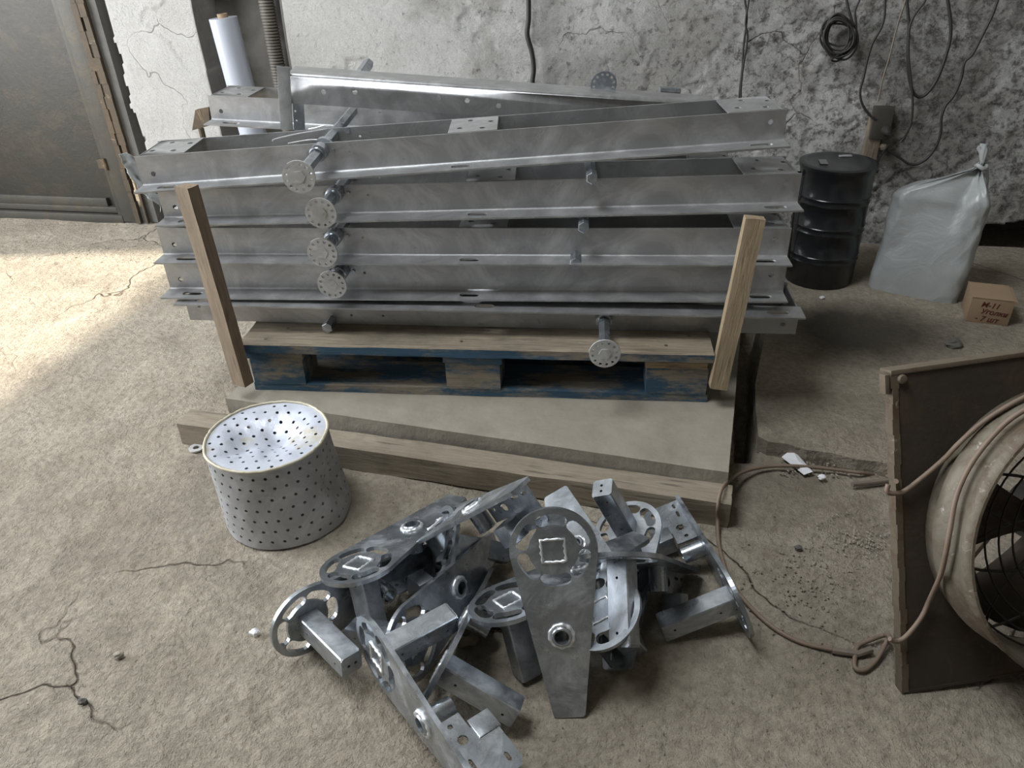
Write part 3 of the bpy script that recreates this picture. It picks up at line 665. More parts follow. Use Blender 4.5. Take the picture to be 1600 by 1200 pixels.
# ------------------------------------------------------------------ zinc plated bracket arms
BR = {1: [[0.0578, 0.9246, 0.2768], [[0.9948, -0.0658, -0.0781], [-0.0467, 0.3874, -0.9207], [0.0908, 0.9195, 0.3823]]], 2: [[-0.2437, 0.8559, 0.1147], [[0.0668, -0.5817, -0.8107], [-0.0054, 0.8123, -0.5833], [0.9978, 0.0433, 0.0511]]], 3: [[-0.3953, 0.9822, 0.0722], [[-0.0634, -0.729, -0.6816], [-0.123, -0.6721, 0.7302], [-0.9904, 0.1301, -0.0471]]], 4: [[-0.2966, 1.0406, 0.1506], [[-0.814, -0.5683, -0.1204], [0.5195, -0.8049, 0.2868], [-0.2599, 0.171, 0.9504]]], 5: [[-0.1737, 1.1643, 0.1236], [[0.5878, -0.6073, -0.5345], [0.8084, 0.4158, 0.4165], [-0.0307, -0.677, 0.7354]]], 6: [[-0.0204, 0.9463, 0.1421], [[-0.4661, -0.8637, -0.1918], [0.7987, -0.5041, 0.3287], [-0.3806, -0.0, 0.9247]]], 7: [[0.1384, 0.9161, 0.1417], [[-0.8636, 0.1964, -0.4644], [-0.1386, -0.978, -0.156], [-0.4848, -0.0704, 0.8718]]], 8: [[0.2287, 1.1802, 0.0722], [[-0.896, 0.1889, 0.4019], [0.2574, 0.9584, 0.1233], [-0.3619, 0.2139, -0.9073]]], 9: [[0.1793, 0.9737, 0.2099], [[-0.8296, -0.5566, 0.044], [0.3818, -0.5081, 0.7721], [-0.4074, 0.6573, 0.634]]], 10: [[0.4024, 0.9966, 0.0693], [[-0.327, 0.1344, 0.9354], [0.0195, -0.9887, 0.1489], [0.9448, 0.0669, 0.3207]]], 11: [[-0.1887, 0.9207, 0.0734], [[-0.2414, -0.4844, 0.8409], [0.1999, -0.8728, -0.4454], [0.9496, 0.0605, 0.3075]]], 13: [[-0.1558, 1.1485, 0.095], [[0.4896, 0.1451, -0.8598], [-0.5842, 0.7866, -0.2], [0.6473, 0.6002, 0.4699]]], 12: [[-0.1391, 0.8442, 0.1009], [[-0.4605, -0.2367, -0.8555], [-0.1379, -0.933, 0.3324], [-0.8769, 0.271, 0.3971]]]}
RR, RS, ALP, AWE, ALB, ATT = 0.073, 0.052, 0.30, 0.052, 0.15, 0.15
def kidney(a):
    hw = R(18); ri, ro = RS - 0.0105, RS + 0.0105; out = []
    for k in range(7): t = a - hw + 2*hw*k/6; out.append((ro * math.cos(t), ro * math.sin(t)))
    c = (RS * math.cos(a + hw), RS * math.sin(a + hw))
    for k in range(1, 5): t = a + hw + PI*k/5; out.append((c[0] + 0.0105 * math.cos(t), c[1] + 0.0105 * math.sin(t)))
    for k in range(7): t = a + hw - 2*hw*k/6; out.append((ri * math.cos(t), ri * math.sin(t)))
    c = (RS * math.cos(a - hw), RS * math.sin(a - hw))
    for k in range(1, 5): t = a - hw + PI + PI*k/5; out.append((c[0] + 0.0105 * math.cos(t), c[1] + 0.0105 * math.sin(t)))
    return out
def make_bracket():
    t = empty('bracket_arm')
    a0 = math.atan2(ALP, AWE/2 - RR); 
    # tangent-like shoulders
    out = []
    for k in range(41): a = R(-10) + R(200) * k / 40; out.append((RR * math.cos(a), RR * math.sin(a)))
    out += [(-AWE/2 - 0.001, -ALP + 0.004), (-AWE/2 + 0.003, -ALP), (AWE/2 - 0.003, -ALP), (AWE/2 + 0.001, -ALP + 0.004)]
    b = MB(); b.prism(out, [kidney(R(90 + 60*k)) for k in range(6)] + [ngon(20, 0.0135, 0, -ALB)], -0.008, 0.0)
    b.build('arm_plate', MT['galv2'], t)
    b = MB(); q = 0.0195; path = []
    for (x0, y0), (x1, y1) in (((-q, -q), (q, -q)), ((q, -q), (q, q)), ((q, q), (-q, q)), ((-q, q), (-q, -q))):
        for k in range(7): path.append((x0 + (x1-x0)*k/7, y0 + (y1-y0)*k/7, 0.0))
    pth = [Vector(p) + Vector((noise.noise(Vector(p) * 300), noise.noise(Vector(p) * 300 + Vector((9, 0, 0))), 0)) * 0.002 for p in path]
    b.tube(pth, lambda s_: 0.0026 + 0.001 * math.sin(s_ * 90), 6, closed=True); b.build('weld_bead', MT['weld'], t, smooth=True, angle=80)
    # square tube: four walls with pin holes, and a drilled end cap
    b = MB(); w = 0.020; z0, z1 = -ATT, -0.008
    for k in range(4):
        Mk = Matrix.Rotation(PI/2 * k, 4, 'Z')
        hs = [ngon(8, 0.0026, 0.003, z0 + 0.022), ngon(8, 0.0026, 0.0, z1 - 0.03)] if k % 2 == 0 else []
        b.prism([(-w + .002, z0 + .002), (w - .002, z0 + .002), (w - .002, z1), (-w + .002, z1)], hs, w - 0.003, w, Mk @ XZ)
        b.add([(w - .002, w, z0 + .002), (w, w - .002, z0 + .002), (w, w - .002, z1), (w - .002, w, z1)], [(0, 1, 2, 3)], Mk)
    b.build('square_tube', MT['galv2'], t)
    b = MB(); c = 0.004; sqo = [(w - c, w), (-w + c, w), (-w, w - c), (-w, -w + c), (-w + c, -w), (w - c, -w), (w, -w + c), (w, w - c)]
    b.prism(sqo, [ngon(8, 0.003, 0.002, 0.006), ngon(8, 0.003, 0.002, -0.008)], z0, z0 + 0.003); b.build('tube_end_cap', MT['galv2'], t)
    b = MB(); Mb = Matrix.Translation((0, -ALB, 0))
    b.lathe([(0.0125, -0.052), (0.0175, -0.052), (0.0175, 0.005), (0.0155, 0.007), (0.0125, 0.007)], 24, Mb, closed=True); b.build('pivot_bush', MT['galv2'], t, smooth=True, angle=40)
    b = MB(); b.tube([(0.0195 * math.cos(2*PI*k/36), -ALB + 0.0195 * math.sin(2*PI*k/36), 0.0005) for k in range(36)], lambda s_: 0.0042 + 0.0008 * math.sin(s_ * 60), 6, closed=True)
    b.build('bush_weld', MT['weld'], t, smooth=True, angle=80)
    # side cheek under the narrow end
    b = MB(); YZ = Matrix(((0, 0, 1, 0), (1, 0, 0, 0), (0, 1, 0, 0), (0, 0, 0, 1)))
    ck = [(-ALP + .002, -.008), (-.172, -.008), (-.172, -.050), (-.205, -.050), (-.205, -.088), (-ALP + .012, -.088), (-ALP + .002, -.078)]
    def sl(cy, cz, l, w_, v=False):
        s_ = slot(0, 0, l, w_, 2); return [(cy + (q_[1] if v else q_[0]), cz + (q_[0] if v else q_[1])) for q_ in s_]
    b.prism(ck, [ngon(14, .0085, -.215, -.030), ngon(10, .0045, -.186, -.026), sl(-.255, -.020, .020, .006), sl(-.282, -.020, .016, .006), sl(-.275, -.070, .018, .007, False)], 0.008, 0.012, YZ)
    b.build('side_cheek', MT['galv2'], t)
    b = MB(); b.box((-0.026, -0.228, -0.092), (0.014, -0.192, -0.052)); b.build('foot_block', MT['galv2'], t, bevel=0.002)
    return t
br0 = make_bracket(); first = True
BLAB = {1: 'large bracket arm standing upright at the front centre, flat face to the camera', 2: 'bracket arm at the lower left front, seen edge-on, its narrow end cut off',
 3: 'leftmost bracket arm of the pile, round end on the floor and square tube pointing right', 4: 'upper left bracket arm lying flat side up, next to the perforated bucket',
 5: 'bracket arm at the back of the pile, its narrow end towards the timber', 6: 'bracket arm left of the upright one, round end tilted up with its tube down',
 7: 'bracket arm behind the upright one, narrow end up and round end to the right', 8: 'bracket arm with its square tube pointing up at the back right of the pile',
 9: 'bracket arm seen edge-on with a bright square tube hanging down, right of the upright one', 10: 'rightmost bracket arm, standing on edge beside the brown cord',
 11: 'bracket arm in the middle left, its drilled round end behind a square tube', 12: 'bracket arm on edge in the lower middle, its tube pointing to the lower right',
 13: 'bracket arm buried under the others, only its square tube end showing near the back'}
for k in sorted(BR):
    o = br0 if first else copy_tree(br0); first = False
    o.matrix_world = M3(BR[k][1], BR[k][0]); tag(o, BLAB[k], 'bracket', 'heap of zinc plated bracket arms')

# ------------------------------------------------------------------ fan leaning at the right
FP = Vector((0.6589, 0.8326, 0)); FX = Vector((.993, .1072, .0494)); FZ = Vector((-.0859, .3695, .9253)); FN = Vector((.0809, -.923, .3761)).normalized()
FM = Matrix((FX, FZ, FN)).transposed().to_4x4(); FM.translation = FP + Vector((0, 0, 0.003))
fan = empty('industrial_fan', M=FM); tag(fan, 'rusty square industrial fan leaning back on the floor at the right edge', 'fan')
S_ = 0.564; fcx, fcy, fd = .2742, .2785, .1266
b = MB(); b.prism([(0, 0), (S_, 0), (S_, S_), (0, S_)], [ngon(48, 0.222, fcx, fcy)], -0.003, 0.0); b.build('face_plate', MT['fan_plate'], fan)
b = MB(); rnd = random.Random(5)
for k in range(22):
    a0, a1 = S_ * k / 22, S_ * (k + 1) / 22; j0 = 0.006 + 0.004 * noise.noise(Vector((k * .7, 0, 0))); b.box((-0.006 + 0.001 * (k % 3), a0, -0.018), (j0, a1, 0.002))
o = b.build('left_edge_flange', MT['fan_edge'], fan, smooth=True)
b = MB(); b.box((-0.006, S_ - 0.004, -0.03), (S_, S_ + 0.004, 0.003)); b.build('top_edge_flange', MT['fan_edge'], fan, bevel=0.0015)
b = MB(); b.box((0, -0.003, -0.03), (S_, 0.002, 0.001)); b.box((S_ - .003, 0, -0.03), (S_ + .003, S_, 0.002)); b.build('edge_flange', MT['fan_plate'], fan)
b = MB(); b.lathe([(0.008, 0), (0.008, 0.004), (0.006, 0.007), (0.003, 0.0075)], 12, Matrix.Translation((0.012, S_ - 0.012, 0.0))); b.build('corner_bolt', MT['fan_edge'], fan, smooth=True)
b = MB(); b.box((-0.016, S_ - 0.034, -0.016), (-0.008, S_ - 0.002, 0.002)); b.build('corner_tab', MT['fan_edge'], fan, bevel=0.002)
MR = Matrix.Translation((fcx, fcy, 0))
b = MB(); prof = [(0.222, 0), (0.229, 0.0), (0.229, 0.022), (0.2355, 0.028), (0.2355, 0.048), (0.229, 0.054), (0.229, 0.088), (0.2355, 0.094), (0.2355, 0.108), (0.230, 0.114), (0.238, fd), (0.234, fd + .001), (0.228, 0.115), (0.222, 0.06)]
b.lathe(prof, 72, MR, closed=True); b.build('ring', MT['fan_ring'], fan, smooth=True, angle=60)
for k in range(9):
    r_ = 0.214 - 0.0225 * k; b = MB(); b.tube([(fcx + r_ * math.cos(2*PI*i/48), fcy + r_ * math.sin(2*PI*i/48), 0.058 + 0.012 * (1 - r_ / .22)) for i in range(48)], 0.0018, 6, closed=True)
    b.build('grille_wire', MT['grille'], fan, smooth=True)
for k in range(10):
    a = 2*PI*k/10 + .1
    for s_ in (-1, 1):
        b = MB(); pts = []
        for i in range(9):
            q = i / 8; r_ = 0.225 - 0.19 * q; an = a + s_ * 0.62 * q; pts.append((fcx + r_ * math.cos(an), fcy + r_ * math.sin(an), 0.054 + 0.014 * q))
        b.tube(pts, 0.0024, 6); b.build('grille_spoke', MT['grille'], fan, smooth=True)
b = MB(); b.lathe([(0.0, -0.05), (0.055, -0.05), (0.055, 0.02), (0.045, 0.034), (0.0, 0.036)], 24, MR); b.build('hub', MT['grille'], fan, smooth=True)
for k in range(5):
    a = 2*PI*k/5 + 0.35; b = MB(); vs = []; 
    for i in range(7):
        q = i / 6; r_ = 0.05 + 0.155 * q; hw = 0.30 + 0.14 * q
        for j in range(5):
            t = -1 + j / 2; an = a + t * hw; vs.append((fcx + r_ * math.cos(an), fcy + r_ * math.sin(an), 0.004 + 0.022 * t * (1 - .4 * q)))
    b.add(vs, [(i*5+j, i*5+j+1, (i+1)*5+j+1, (i+1)*5+j) for i in range(6) for j in range(4)])
    o = b.build('blade', MT['fan_plate'], fan, smooth=True, angle=60); sm = o.modifiers.new('t', 'SOLIDIFY'); sm.thickness = 0.003
for x_ in (0.30, S_ - 0.04):
    top = FM @ Vector((x_, S_ * 0.72, -0.006)); foot = Vector((top.x - .01, top.y + 0.10, 0.006)); b = MB(); b.tube([top, foot], 0.007, 8); o = b.build('prop_leg', MT['fan_edge'], None); o.parent = fan; o.matrix_parent_inverse = FM.inverted()

# ------------------------------------------------------------------ cord tied to the fan
def fl(px, py, off=0.0): return onP(px, py, FP + FN * off, FN)
def ringp(px, py, r=0.2425):
    Mi_ = FM.inverted(); o_ = Mi_ @ EYE - Vector((fcx, fcy, 0)); d_ = Mi_.to_3x3() @ ray(px, py)
    A_ = d_.x**2 + d_.y**2; B_ = 2*(o_.x*d_.x + o_.y*d_.y); C_ = o_.x**2 + o_.y**2 - r*r; q_ = B_*B_ - 4*A_*C_
    if q_ < 0: return fl(px, py, 0.06)
    t_ = (-B_ - math.sqrt(q_)) / (2*A_); return EYE + ray(px, py) * t_
cr = 0.0042
c1 = [onZ(1340, 1019, .008), onZ(1300, 1015, .006), onZ(1250, 1003, .005), onZ(1205, 978, .005), onZ(1165, 940, .005), onZ(1140, 905, .005), onZ(1124, 855, .006), onZ(1121, 815, .02), onY(1122, 790, 1.262), onY(1127, 766, 1.285), onZ(1140, 750, .055), onZ(1165, 736, .02), onZ(1200, 729, .008), onZ(1240, 728, .012), onZ(1290, 732, .008), onZ(1340, 738, .008), onZ(1392, 745, .02), fl(1400, 752, .02)]
b = MB(); b.tube(smoothp(c1, 6), cr, 8)
c2 = [fl(1388, 757, .012), fl(1386, 768, .012), fl(1396, 771, .012), fl(1412, 768, .012), fl(1440, 747, .012), fl(1475, 717, .016), fl(1497, 694, .03), ringp(1530, 664), ringp(1565, 640), ringp(1602, 620), ringp(1640, 604)]
b.tube(smoothp(c2, 6), cr, 8)
c3 = [ringp(1640, 622), ringp(1602, 640), ringp(1570, 662), ringp(1535, 700), ringp(1510, 738), ringp(1493, 780), ringp(1484, 830), ringp(1477, 868), ringp(1469, 900), fl(1452, 938, .014), fl(1438, 967, .012), fl(1415, 995, .012), fl(1400, 1002, .012), fl(1390, 998, .014)]
b.tube(smoothp(c3, 6), cr, 8)
c4 = [fl(1392, 1000, .012), onZ(1385, 992, .02), onZ(1360, 1000, .01), onZ(1340, 1010, .006), onZ(1336, 1025, .006), onZ(1336, 1043, .006), onZ(1350, 1047, .006), onZ(1368, 1033, .008), onZ(1382, 1010, .012), onZ(1388, 994, .022)]
b.tube(smoothp(c4, 6), cr, 8)
o = b.build('fan_cord', MT['browncord'], smooth=True, angle=80); tag(o, 'dirty brown power cord looped over the fan and across the floor', 'cord')
b = MB(); b.tube([onZ(1300, 1016, .006), onZ(1340, 1022, .007), onZ(1362, 1014, .012)], lambda s_: 0.0062, 8); oo = b.build('tape_wrap', MT['greycord'], o, smooth=True)
b = MB(); b.tube(smoothp([onZ(1332, 757, .008), onZ(1360, 754, .008), onZ(1392, 750, .012)], 4), 0.006, 8); tag(b.build('rubber_hose', MT['greycord'], smooth=True), 'short dark stub of hose on the floor at the fan edge', 'hose')

# ------------------------------------------------------------------ black keg
kp = onZ(1290, 455, SCZ); KX, KY = kp.x + 0.012, kp.y + 0.118
keg = empty('metal_drum', (KX, KY, SCZ)); tag(keg, 'small glossy black steel drum against the wall, right of the beam stack', 'drum')
KH = 0.40; kr = 0.115
b = MB(); prof = [(0.0, 0.0), (kr - .004, 0.0), (kr, 0.006)]
for f_ in (0.25, 0.5, 0.74): z = KH * f_; prof += [(kr, z - .014), (kr + .003, z - .010), (kr + .001, z - .004), (kr + .001, z + .004), (kr + .0035, z + .010), (kr, z + .014)]
prof += [(kr, KH - .02), (kr + .004, KH - .012), (kr + .004, KH - .002), (kr, KH), (kr - .004, KH - .006), (0.0, KH - .006)]
b.lathe(prof, 64); b.build('drum_body', MT['black'], keg, smooth=True, angle=50)
b = MB(); b.lathe([(0, KH - .005), (kr + .006, KH - .005), (kr + .007, KH + .003), (kr - .008, KH + .006), (kr - .02, KH + .003), (0, KH + .004)], 64); b.build('drum_lid', MT['black'], keg, smooth=True, angle=50)
b = MB(); b.box((-.012, -.055, KH + .0045), (.012, -.004, KH + .006), Matrix.Translation((-.045, .03, 0)) @ Matrix.Rotation(-.2, 4, 'Z')); b.build('tape_strip', MT['tape'], keg)
b = MB(); b.box((.02, .045, KH + .005), (.06, .058, KH + .009)); b.build('lid_catch', MT['weld'], keg)
for sx in (-1, 1):
    b = MB(); b.lathe([(.008, 0), (.008, .012), (.004, .016)], 10, Matrix.Translation((sx * (kr + .004), 0, KH - .03)) @ Matrix.Rotation(sx * PI/2, 4, 'Y')); b.build('handle_lug', MT['black'], keg, smooth=True)
b = MB(); b.tube(smoothp([(kr + .012, 0, KH - .03), (kr + .014, .0, KH + .01), (kr + .03, -.01, KH + .055)]), .003, 6)
b.build('bail_handle', MT['black'], keg, smooth=True); b = MB(); b.tube(smoothp([(-kr - .012, 0, KH - .03), (-kr - .010, -.02, .20), (-kr - .006, -.03, .06)]), .003, 6); b.build('bail_handle', MT['black'], keg, smooth=True)

# ------------------------------------------------------------------ plastic bag and carton
ba = onZ(1352, 452, SCZ); bb = onZ(1490, 480, SCZ); bw = (bb - ba).length
bag = empty('plastic_bag'); place(bag, ba, bb); bag.matrix_world = bag.matrix_world @ Matrix.Rotation(R(-7), 4, 'X')
tag(bag, 'tied white translucent plastic bag holding a boxy load, leaning on the wall beside the drum', 'bag')
vs = []; fs = []; NS, NH = 72, 46; TH_ = 0.44
def bagp(a, t):
    ca, sa = math.cos(a), math.sin(a); e = 0.42
    sx = math.copysign(abs(ca) ** e, ca); sy = math.copysign(abs(sa) ** e, sa)
    z = TH_ * t; g = max(0.0, (t - 0.70) / 0.30); g = g * g * (3 - 2 * g)
    wx = (bw / 2) * (1 + .04 * math.sin(t * 3)) * (1 - g * 0.93); wy = 0.062 * (1 - g * 0.8)
    cx = bw / 2 + g * bw * 0.30 + 0.008 * t; cy = 0.075
    x = cx + sx * wx; y = cy + sy * wy
    fold = 0.020 * fbm((x * 9, z * 6, a * .4), 4) + 0.010 * g * math.sin(a * 9)
    dx = abs((x - bw * 0.80) - (0.36 - z) * -0.25); fold += -0.020 * math.exp(-(dx / 0.018) ** 2) * (1 if sa < 0 else 0) * t
    y += fold * (-1 if sa < 0 else 1) * (0.25 + t); x += 0.5 * fold * ca
    return (x, y, z)
for j in range(NH + 1):
    for i in range(NS): vs.append(bagp(2*PI*i/NS, j / NH))
for j in range(NH):
    for i in range(NS): fs.append((j*NS+i, j*NS+(i+1) % NS, (j+1)*NS+(i+1) % NS, (j+1)*NS+i))
fs.append(tuple(reversed(range(NS)))); fs.append(tuple(NH*NS + i for i in range(NS)))
b = MB(); b.add(vs, fs); b.build('bag_body', MT['plastic'], bag, smooth=True, angle=80)
tx, ty, tz = bw * 0.84, 0.07, TH_ * 0.985
b = MB()
for k in range(7):
    a = k * 0.9; d = Vector((-.35 + .07 * k - .1, .1 * math.sin(a), 1)).normalized(); b.tube(smoothp([Vector((tx, ty, tz)), Vector((tx, ty, tz)) + d * .03 + Vector((.004 * math.cos(a), 0, 0)), Vector((tx, ty, tz)) + d * (.055 + .008 * math.sin(a * 3))]), lambda s_: .004 + .004 * s_, 6)
b.tube([(tx + .014 * math.cos(q), ty + .014 * math.sin(q), tz - .006 + .004 * math.sin(2 * q)) for q in [2*PI*i/16 for i in range(16)]], .007, 6, closed=True)
b.build('tied_neck', MT['plastic'], bag, smooth=True, angle=80)

ca_ = onZ(1508, 502, SCZ); cb = onZ(1574, 510, SCZ); cw_ = (cb - ca_).length
car = empty('cardboard_box'); place(car, ca_, cb); tag(car, 'small brown cardboard box with red marker writing by the wall niche', 'box')
b = MB(); b.box((0, 0, 0), (cw_, .115, .082)); b.build('carton_body', MT['card'], car, bevel=.002)
b = MB(); b.box((-.001, -.001, .0822), (cw_ - .004, .117, .0842)); b.build('top_flap', MT['card'], car)
b = MB(); b.box((cw_ - .003, 0, .070), (cw_ + .006, .112, .0815), Matrix.Rotation(0, 4, 'Z')); b.build('side_flap', MT['card'], car)
for k, (tx_, s_, x_, z_) in enumerate((('M-11', .024, .028, .056), ('Уголки', .022, .032, .034), ('- 7 шт', .024, .022, .010))):
    cu = D.curves.new('t', 'FONT'); cu.body = tx_; cu.size = s_; cu.extrude = .0002; cu.resolution_u = 2; cu.offset = .0004; cu.shear = .2
    to = D.objects.new('t', cu); COL.objects.link(to); bpy.context.view_layer.update()
    me = D.meshes.new_from_object(to.evaluated_get(bpy.context.evaluated_depsgraph_get())); D.objects.remove(to)
    me.materials.clear(); me.materials.append(MT['ink']); o = D.objects.new('handwriting', me); COL.objects.link(o); o.parent = car
    o.matrix_local = Matrix.Translation((x_, -.0006, z_)) @ Matrix.Rotation(PI/2, 4, 'X') @ Matrix.Rotation(R(-4), 4, 'Z')

# ------------------------------------------------------------------ things on the wall
def cable(pts, r, name, label, cat='cable', off=0.03, mt='rubber', grp=None, sub=6):
    b = MB(); P = [wall(q[0], q[1], (q[2] if len(q) > 2 else off)) for q in pts]; b.tube(smoothp(P, sub), r, 8)
    o = b.build(name, MT[mt], smooth=True, angle=80); tag(o, label, cat, grp); return o
cable([(826, -30), (826, 0), (826, 30), (824, 55), (831, 82), (834, 108), (832, 130), (834, 170)], .0085, 'wall_cable', 'thick black cable coming down the wall above the middle of the stack', off=.035)
cable([(1172, -30), (1170, 0), (1165, 35), (1168, 60), (1162, 100), (1158, 135), (1157, 200)], .0035, 'wall_cable', 'thin black wire above the stack right end, right one of the pair', off=.035)
cable([(1162, -30), (1164, 0), (1167, 28), (1162, 70), (1160, 105), (1156, 140), (1152, 200)], .0035, 'wall_cable', 'thin black wire above the stack right end, left one of the pair', off=.03)
cable([(1384, -30), (1383, 0), (1382, 25), (1376, 45), (1364, 66), (1356, 90), (1350, 118), (1344, 142), (1347, 162), (1358, 179), (1368, 187)], .0042, 'wall_cable', 'black cable bowing in from the left to the wall socket', off=.045)
cable([(1420, -30), (1415, 0), (1405, 30), (1397, 60), (1389, 92), (1379, 125), (1372, 158)], .0030, 'wall_cable', 'thin grey cable running straight down into the top of the wall socket', mt='greycord', off=.04)
cable([(1417, -30), (1417, 0), (1420, 40), (1418, 80), (1419, 112), (1425, 140), (1434, 151), (1446, 148), (1460, 131), (1470, 110), (1479, 84), (1485, 58), (1485, 30), (1481, 0), (1480, -30)], .0052, 'wall_cable', 'thick black cable hanging in a deep U-shaped loop on the wall', off=.04)
cable([(1455, -30), (1446, 0), (1430, 22), (1421, 45), (1420, 90), (1424, 130), (1426, 160), (1424, 190), (1415, 212), (1407, 222)], .0038, 'wall_cable', 'black cable passing through the loop and ending right of the socket', off=.05)
cable([(1570, -30), (1559, 0), (1550, 25), (1535, 55), (1520, 84), (1507, 98), (1502, 122), (1491, 148), (1477, 166), (1471, 185), (1470, 207), (1463, 228), (1450, 246), (1434, 256), (1420, 256), (1405, 246), (1392, 238), (1378, 233)], .0045, 'wall_cable', 'long black cable curving down the wall from the top right to the socket', off=.04)
b = MB(); rnd = random.Random(11)
for k in range(9):
    cx, cy, rx, ry = 1311 + rnd.uniform(-4, 4), 54 + rnd.uniform(-6, 8), 24 + rnd.uniform(-6, 6), 31 + rnd.uniform(-8, 5)
    b.tube([wall(cx + rx * math.cos(t), cy + ry * math.sin(t) * (1 + .05 * math.sin(3*t + k)), .03 + .004 * k) for t in [2*PI*i/36 for i in range(36)]], .0032, 6, closed=True)
b.tube(smoothp([wall(1322, -30, .04), wall(1323, 0, .04), wall(1328, 22, .045), wall(1334, 40, .05)]), .004, 6)
b.tube(smoothp([wall(1352, -30, .04), wall(1343, 0, .045), wall(1336, 18, .05), wall(1338, 45, .05), wall(1332, 72, .05), wall(1300, 92, .05), wall(1310, 95, .04), wall(1325, 80, .04)]), .0035, 6)
tag(b.build('cable_coil', MT['rubber'], smooth=True, angle=80), 'bundle of black cable coiled up and hung high on the wall', 'cable coil')
so = empty('wall_socket', wall(1374, 200, 0.0)); so.rotation_euler = (0, 0, TH); tag(so, 'dirty power socket block on a strip of wood, fixed low on the wall', 'socket')
Mi = Matrix.Translation(wall(1374, 200, 0.0)) @ Matrix.Rotation(TH, 4, 'Z'); Mi = Mi.inverted()
def wbox(name, q0, q1, o0, o1, mt, bev=.003, sh=0.0):
    a = Mi @ wall(q0[0], q0[1], 0); c = Mi @ wall(q1[0], q1[1], 0); b = MB()
    b.box((min(a.x, c.x), -o1, min(a.z, c.z)), (max(a.x, c.x), -o0, max(a.z, c.z)), Matrix.Rotation(sh, 4, 'Y')); o = b.build(name, MT[mt], so, bevel=bev); return o
wbox('backing_strip', (1358, 178), (1366, 246), 0.0, .035, 'plank', .002)
wbox('socket_body', (1364, 164), (1384, 214), 0.0, .045, 'socket', .006)
b = MB(); b.lathe([(.017, 0), (.017, .018), (.010, .03), (.006, .05)], 16, Matrix.Translation((.012, -.045, .004)) @ Matrix.Rotation(R(90), 4, 'X')); b.build('plug', MT['rubber'], so, smooth=True)
b = MB(); b.lathe([(.012, 0), (.012, .015), (.006, .03)], 6, Matrix.Translation((.016, -.04, -.055)) @ Matrix.Rotation(R(80), 4, 'X')); b.build('connector', MT['fan_ring'], so)
# conduit and film roll in the recess
zc = MB(); base = wp(0.755, 0.10, 0)
prof = []; 
for k in range(150): z = k * .011; prof += [(.026, z), (.030, z + .003), (.030, z + .007), (.026, z + .0105)]
zc.lathe(prof, 20); o = zc.build('conduit_pipe', MT['conduit'], smooth=True, angle=50); o.location = base; tag(o, 'dark corrugated conduit running up the wall recess', 'pipe')
roll = empty('film_roll'); rb = wall(375, 130, 0.075); rt_ = wall(349, 30, 0.075); d = (rt_ - rb).normalized(); foot = rb - d * (rb.z / d.z) ; foot = rb - d * (rb.z / d.z)
roll.matrix_world = frame(foot + Vector((0, 0, .005)), d.orthogonal(), d); ln = (rt_ - foot).length
tag(roll, 'tall roll of pale stretch film standing in the wall recess', 'roll')
b = MB(); b.lathe([(.02, .02), (.052, .02), (.052, ln), (.02, ln)], 32, closed=True); b.build('film_winding', MT['roll'], roll, smooth=True, angle=40)
b = MB(); b.lathe([(.016, 0), (.0195, 0), (.0195, ln + .014), (.016, ln + .014)], 20, closed=True); b.build('cardboard_core', MT['card'], roll, smooth=True, angle=40)
# rusty scrap beside the rear beam end
b = MB(); P = [wall(305, 172, .10), wall(326, 168, .10), wall(328, 196, .10), wall(300, 204, .10)]
sv = [tuple(p) for p in P] + [tuple(p + WN * .02) for p in P]; b.add(sv, [(0, 1, 2, 3), (7, 6, 5, 4), (0, 4, 5, 1), (1, 5, 6, 2), (2, 6, 7, 3), (3, 7, 4, 0)])
b.build('x', MT['post']); o = D.objects['x']; o.name = 'scrap_plate'; tag(o, 'rusty scrap plate propped between the rear beam end and the wall', 'scrap')
bpy.context.view_layer.update()
b = MB(); q = onZ(0, 0, 0) if False else None
pz = min(p.z for p in P); pc = (P[2] + P[3]) / 2; b.tube([Vector((pc.x, pc.y, 0.0)), Vector((pc.x, pc.y, pz + .01))], .012, 8); b.build('prop_rod', MT['post'], None)
o2 = D.objects['prop_rod']; o2.parent = o; o2.matrix_parent_inverse = Matrix.Identity(4)

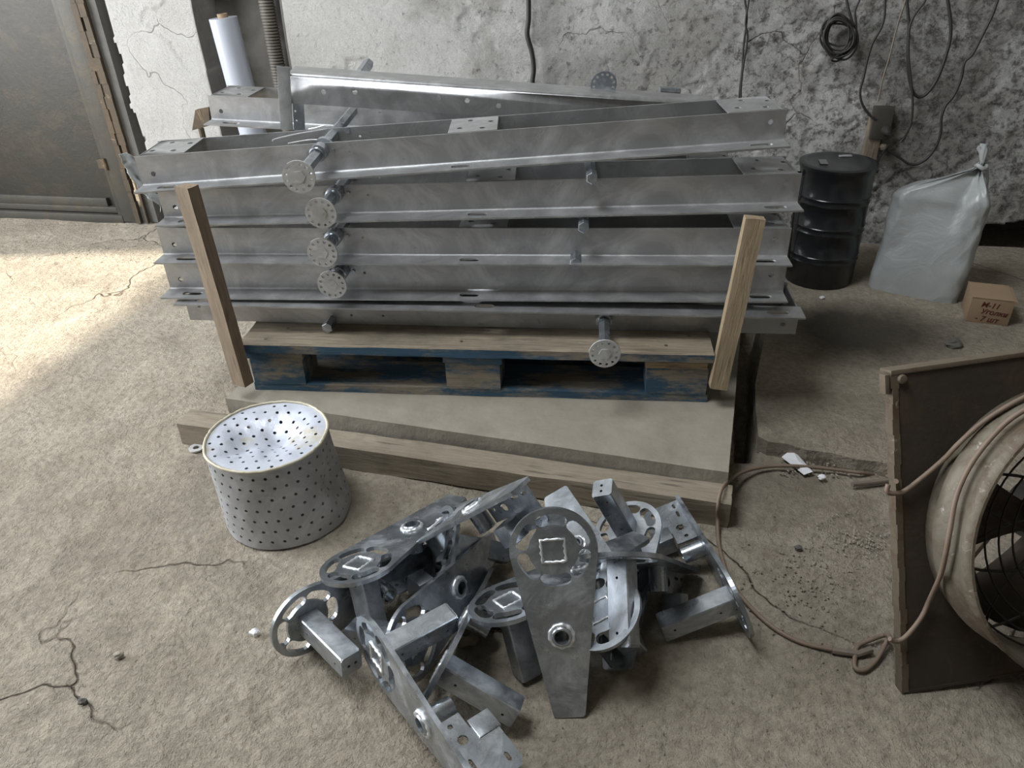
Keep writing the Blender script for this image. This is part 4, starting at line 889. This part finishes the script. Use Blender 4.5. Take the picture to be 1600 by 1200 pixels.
# ------------------------------------------------------------------ small things on the floor
P = [onZ(*q, z) for q, z in (((1221, 714), .004), ((1238, 701), .012), ((1270, 737), .008), ((1256, 742), .003))]
b = MB(); c_ = (P[0] + P[2]) / 2 + Vector((0, 0, .012)); b.add([tuple(p) for p in P] + [tuple(c_)], [(0, 1, 4), (1, 2, 4), (2, 3, 4), (3, 0, 4)])
o = b.build('paper_scrap', MT['paper']); sm = o.modifiers.new('t', 'SOLIDIFY'); sm.thickness = .0008; tag(o, 'folded white scrap of paper on the floor under the cord', 'paper')
b = MB(); b.lathe([(.008, 0), (.019, 0), (.019, .004), (.008, .004)], 24, closed=True); o = b.build('steel_washer', MT['galv3'], smooth=True, angle=30); o.location = onZ(307, 701, .001); tag(o, 'small round steel washer on the floor left of the bucket', 'washer')
def stone(px, py, s, label, name='stone', mt='stone', fl_=.6, z=0.0):
    b = MB(); vs = []; fs = []; rnd_ = px * .37; n1, n2 = 9, 6; p = onZ(px, py, z)
    prof = [(math.sin(PI * j / n2), -math.cos(PI * j / n2)) for j in range(n2 + 1)]
    b.lathe([(max(.02, r_), z_) for r_, z_ in prof], n1)
    b.v = [tuple(Vector(v) * s * (1 + .45 * noise.noise(Vector(v) * 1.3 + Vector((rnd_, 0, 0))))) for v in b.v]; b.v = [(v[0], v[1] * .8, v[2] * fl_) for v in b.v]
    o = b.build(name, MT[mt]); o.location = (p.x, p.y, z + s * fl_ * .75); tag(o, label, 'stone' if name == 'stone' else 'debris'); return o
stone(1490, 540, .026, 'flat dark clod of debris on the shaded floor below the cardboard box', 'debris_clod', 'dark', .45, SCZ)
stone(728, 1003, .022, 'brown lump of debris lying between the brackets', 'debris_clod', 'timber', .7)
stone(186, 1026, .010, 'dark pebble alone on the floor at the lower left')
stone(130, 1098, .009, 'dark pebble near the lower left corner of the floor', mt='dark')
stone(398, 990, .010, 'pale chip on the floor left of the leftmost bracket', mt='paper')
stone(1247, 858, .009, 'small dark pebble on the floor between brackets and fan', mt='dark')
stone(1284, 748, .010, 'pale chip on the floor just below the paper scrap', mt='paper')
stone(1284, 467, .009, 'pale pebble on the floor in front of the black drum', mt='paper', z=SCZ)
b = MB(); rnd = random.Random(21); ico = [(1,0,0),(-1,0,0),(0,1,0),(0,-1,0),(0,0,1),(0,0,-1)]; tri = [(0,2,4),(2,1,4),(1,3,4),(3,0,4),(2,0,5),(1,2,5),(3,1,5),(0,3,5)]
def scat(n_, f, s0, s1):
    for _ in range(n_):
        p = f(); s_ = rnd.uniform(s0, s1); Mx = Matrix.Translation((p.x, p.y, s_ * .3 + .001)) @ Matrix.Rotation(rnd.uniform(0, 6), 4, 'Z'); b.add([(v[0]*s_*rnd.uniform(.7, 1.3), v[1]*s_*rnd.uniform(.6, 1), v[2]*s_*.6) for v in ico], tri, Mx)
scat(260, lambda: onZ(rnd.gauss(1265, 50), rnd.gauss(905, 45)), .0012, .004)
scat(160, lambda: onZ(rnd.gauss(1350, 35), rnd.gauss(840, 18)), .0012, .004)
scat(120, lambda: onZ(rnd.uniform(1215, 1400), rnd.uniform(712, 745)), .0015, .005)
scat(600, lambda: onZ(rnd.uniform(0, 1400), rnd.uniform(620, 1190)), .0008, .0028)
scat(160, lambda: onZ(rnd.gauss(130, 60), rnd.gauss(385, 14)), .002, .006)
tag(b.build('floor_grit', MT['stone']), 'loose grit and crumbs scattered over the concrete floor', 'grit', kind='stuff')
